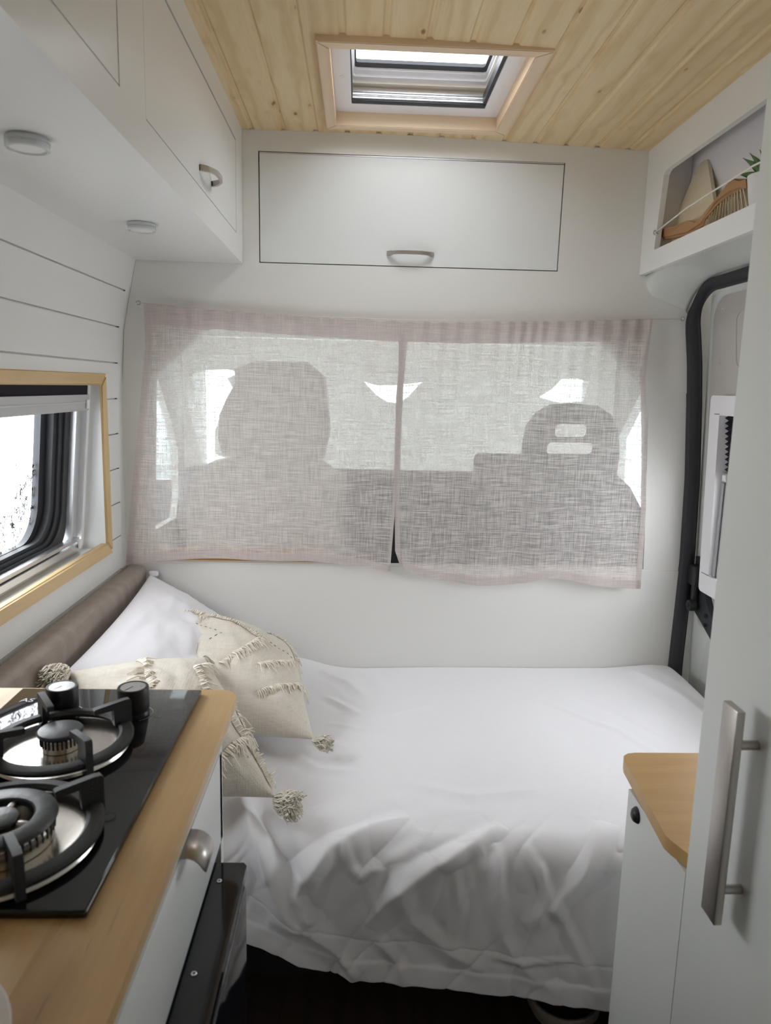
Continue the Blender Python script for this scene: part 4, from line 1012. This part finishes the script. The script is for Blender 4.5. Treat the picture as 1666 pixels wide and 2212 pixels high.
# fridge
fr=thing('fridge','glossy black compact fridge built in under the drawer','fridge',(-.4,.65,.12))
box('casing',(-.62,.40,.135),(KX-.005,.945,.682),'fridge',fr,.003)
slab('top_flange',[(KX-.004,.40),(-.151,.40),(-.146,.405),(-.146,.938),(-.151,.945),(KX-.004,.945)],[], 'z',.668,.682,'fridge',fr)
box('door',(KX-.004,.405,.14),(-.146,.935,.655),'fridge',fr,.004,3)
box('door_gap_strip',(KX-.004,.41,.6555),(-.156,.925,.6675),'greyplastic',fr)
for y in (.935-.020,.775-.02): 
    pass
for (x_,y_) in ((-.178,.905),(-.177,.745)):
    sc=lathe('screw',[(0,.0012),(.0030,.0014),(.0036,.0008),(.0037,0)],(x_,y_,.6822),'chrome',fr,20)
    bm=bmesh.new(); abox(bm,(x_-.0019,y_-.0004,.6834),(x_+.0019,y_+.0004,.6838)); abox(bm,(x_-.0004,y_-.0019,.6834),(x_+.0004,y_+.0019,.6838)); q=fin(bm,'cross_slot','dark',sc); q.matrix_parent_inverse=Matrix.Identity(4)
# hob
HX=(-.523,-.242); HY=(.611,1.112)
hob=thing('gas_hob','two burner gas hob of black glass set in the wooden worktop','hob',(-.38,.86,.86))
box('glass_plate',(HX[0],HY[0],.8600),(HX[1],HY[1],.8685),'hobglass',hob,.0025,3)
def burner(cx,cy,big):
    Z=.8686
    lathe('drip_tray',[(.0,.0015),(.058,.0012),(.074 if not big else .086,.0020),(.080 if not big else .092,.0035),(.0845 if not big else .0965,.0035),(.086 if not big else .098,.0)],(cx,cy,Z),'steel',hob,64)
    if not big:
        lathe('burner_body',[(.0,.002),(.024,.002),(.0245,.018),(.0225,.021),(.0,.021)],(cx,cy,Z),'steel',hob,48)
        bm=bmesh.new()
        for k in range(28):
            a=k/28*2*PI; abox(bm,(cx+.0245*math.cos(a)-.0009,cy+.0245*math.sin(a)-.0009,Z+.009),(cx+.0245*math.cos(a)+.0009,cy+.0245*math.sin(a)+.0009,Z+.021))
        fin(bm,'flame_ports','dark',hob)
        lathe('burner_cap',[(0,.0280),(.024,.0279),(.0272,.0270),(.0287,.0250),(.0284,.0226),(.024,.0212),(0,.0212)],(cx,cy,Z),'capblack',hob,48)
    else:
        lathe('burner_body',[(.030,.002),(.053,.002),(.054,.018),(.052,.023),(.034,.023),(.032,.012),(.030,.002)],(cx,cy,Z),'steel',hob,64)
        bm=bmesh.new()
        for k in range(44):
            a=k/44*2*PI; abox(bm,(cx+.0535*math.cos(a)-.0009,cy+.0535*math.sin(a)-.0009,Z+.011),(cx+.0535*math.cos(a)+.0009,cy+.0535*math.sin(a)+.0009,Z+.0225))
        fin(bm,'flame_ports','dark',hob)
        lathe('ring_cap',[(.034,.0235),(.0345,.0295),(.036,.0308),(.0545,.0312),(.0570,.0298),(.0580,.0268),(.055,.0235),(.034,.0235)],(cx,cy,Z),'capblack',hob,64)
        lathe('burner_body',[(0,.002),(.014,.002),(.015,.022),(0,.022)],(cx,cy,Z),'steel',hob,40)
        lathe('burner_cap',[(0,.0312),(.017,.0310),(.0198,.0300),(.0208,.0278),(.0195,.0250),(0,.0240)],(cx,cy,Z),'capblack',hob,48)
        bm=bmesh.new()
        for a in (-.15,PI/2,PI-.15+.3,-PI/2): 
            c_,s_=math.cos(a),math.sin(a)
            pts=[(cx+c_*r_,cy+s_*r_,Z+z_) for r_,z_ in ((.018,.022),(.024,.024),(.030,.024),(.038,.022))]; atube(bm,pts,.0045,8)
        fin(bm,'flame_bridge','nickel',hob,smooth=True)
def grate(cx,cy,R,angs,big):
    Z=.8686
    gr=lathe('pan_support',[(R-.018,.0135),(R-.014,.017),(R-.002,.0155),(R+.001,.013),(R+.0005,.009),(R-.016,.009),(R-.018,.0135)],(cx,cy,Z),'castiron',hob,72)
    def sub(o): o.matrix_parent_inverse=Matrix.Identity(4); return o
    for a in angs:
        c_,s_=math.cos(a),math.sin(a); t_=Vector((-s_,c_,0)); rdir=Vector((c_,s_,0)); ctr=Vector((cx,cy,Z))
        prof=[(R-.024,.0085),(R-.002,.0085),(R+.002,.004),(R+.0035,.010),(R+.0035,.043),(R+.001,.0460),(R-.006,.0465),(R-.046,.0420),(R-.048,.0405),(R-.047,.0350),(R-.021,.0360),(R-.021,.0085)]
        prof=[(R-.020,.0105),(R-.004,.0000),(R+.0035,.0000),(R+.0035,.043),(R+.001,.0460),(R-.006,.0465),(R-.046,.0425),(R-.048,.0410),(R-.047,.0345),(R-.022,.0355),(R-.021,.0125)]
        fn=lambda u,v,d: tuple(ctr+rdir*u+t_*d+Vector((0,0,v)))
        bm=bmesh.new(); aslab(bm,prof,[],'x',-.0045,.0045,fn)
        bmesh.ops.bevel(bm,geom=[e for e in bm.edges if len(e.link_faces)==2 and e.calc_face_angle(0)>1.2],offset=.0012,segments=2,affect='EDGES')
        o=bmesh.new(); o.free()
        q=fin(bm,'support_arm','castiron',None,auto=45); q.parent=gr
burner(-.386,.918,False); grate(-.386,.918,.091,(math.radians(127),math.radians(38),math.radians(-48),math.radians(-142)),False)
burner(-.368,.712,True); grate(-.368,.712,.103,(math.radians(35),math.radians(-55),math.radians(125),math.radians(215)),True)
for kx in (-.424,-.322):
    ky=1.022; Z=.8686
    kb=lathe('control_knob',[(0,.0),(.022,.0),(.0225,.003),(.0215,.006),(.0215,.008),(.0222,.010),(.0222,.041),(.0212,.0428),(.0185,.0428),(.018,.0418),(0,.0418)],(kx,ky,Z),'knobblack',hob,56)
    q=lathe('knob_insert',[(0,.0424),(.0176,.0424),(.0178,.0418)],(kx,ky,Z),'alu',None,48); q.parent=kb
    bm=bmesh.new(); abox(bm,(-.0006,-.016,.0424),(.0006,0,.0427)); bmesh.ops.rotate(bm,verts=bm.verts,cent=(0,0,0),matrix=Matrix.Rotation(-.5,3,'Z')); bmesh.ops.translate(bm,verts=bm.verts,vec=(kx,ky,Z)); q=fin(bm,'pointer',"dark",None); q.parent=kb
    bm=bmesh.new()
    for i in range(26):
        a0=math.radians(-60+i*5); a1=math.radians(-60+(i+1)*5); r0=.0262; w0=.0007+.0011*(i/26)
        P=[(kx+(r0)*math.cos(a0),ky+(r0)*math.sin(a0),Z+.0003),(kx+(r0+w0)*math.cos(a0),ky+(r0+w0)*math.sin(a0),Z+.0003),(kx+(r0+w0)*math.cos(a1),ky+(r0+w0)*math.sin(a1),Z+.0003),(kx+r0*math.cos(a1),ky+r0*math.sin(a1),Z+.0003)]
        bm.faces.new([bm.verts.new(p) for p in P])
    fin(bm,'dial_print','brightspeck',hob)
def text(s, loc, size, rz, parent, name='lettering'):
    c=bpy.data.curves.new(name,'FONT'); c.body=s; c.size=size; c.extrude=.0001; o=bpy.data.objects.new(name,c); C.objects.link(o)
    me=bpy.data.meshes.new_from_object(o); bpy.data.objects.remove(o); o=bpy.data.objects.new(name,me); C.objects.link(o); me.materials.clear(); me.materials.append(M['brightspeck'])
    o.parent=parent; o.matrix_parent_inverse=Matrix.Translation(-parent.location); o.location=loc; o.rotation_euler=(0,0,rz)
text('AS', (-.505,1.060,.8688), .018, 0, hob)
text('OFF', (-.292,1.010,.8688), .007, 0, hob)
# dish at the near end of the worktop
tag(lathe('dish',[(0,.004),(.045,.004),(.07,.008),(.094,.018),(.096,.020),(.094,.0215),(.07,.012),(.045,.007),(0,.007)],(-.337,.443,.8605),'ceramic',None,64,auto=60),'round white dish on the near end of the worktop','dish')

# ================================================================== RIGHT: side table cabinet and tall unit
sc=thing('side_cabinet','low white cabinet between the bed and the tall unit','cabinet',(.7,1.03,0))
box('carcass',(.480,.931,.001),(1.0,1.155,.675),'tallwhite',sc)
ky=lathe('push_lock',[(0,-.009),(.006,-.009),(.0105,-.0065),(.0135,-.002),(.0140,0)],(.4798,1.112,.6525),'knobblack',sc,32,'x')
slab('tabletop', [(.489,.930),(.520,.930)]+[(1.0,.930),(1.0,1.236),(.520,1.236),(.505,1.233),(.494,1.224),(.4885,1.205),(.4705,.985),(.474,.970)],[], 'z',.6775,.700,'tabletop',sc)
tu=thing('tall_unit','tall white cupboard on the right with a bar handle','cupboard',(.7,.4,0))
box('carcass',(.484,-.55,.001),(1.0,.922,2.02),'tallwhite',tu)
td=box('door',(.478,.06,.02),(.4835,.9262,2.02),'tallwhite',tu,.0012,2)
hn=box('handle',(.444,.781,.713),(.4545,.815,.990),'nickel',td,.0012,2); hn.matrix_parent_inverse=Matrix.Identity(4)
for z in (.945,.756):
    bm=bmesh.new(); atube(bm,[(.454,.790,z),(.4785,.790,z)],.0058,20)
    q=fin(bm,'handle_post','nickel',None,smooth=False,auto=40); q.parent=td
# basket under the bed
bk=thing('basket','pale rounded basket with a dark opening on the floor under the bed','basket',(.46,1.40,0))
lathe('body',[(0,.001),(.05,.001),(.068,.012),(.079,.034),(.080,.048),(.076,.054),(.070,.052),(.072,.040),(.062,.018),(0,.010)],(.472,1.392,0),'basketpale',bk,48,auto=60)
lathe('lining',[(0,.040),(.0705,.040),(.0705,.047)],(.472,1.392,0),'dark',bk,48)
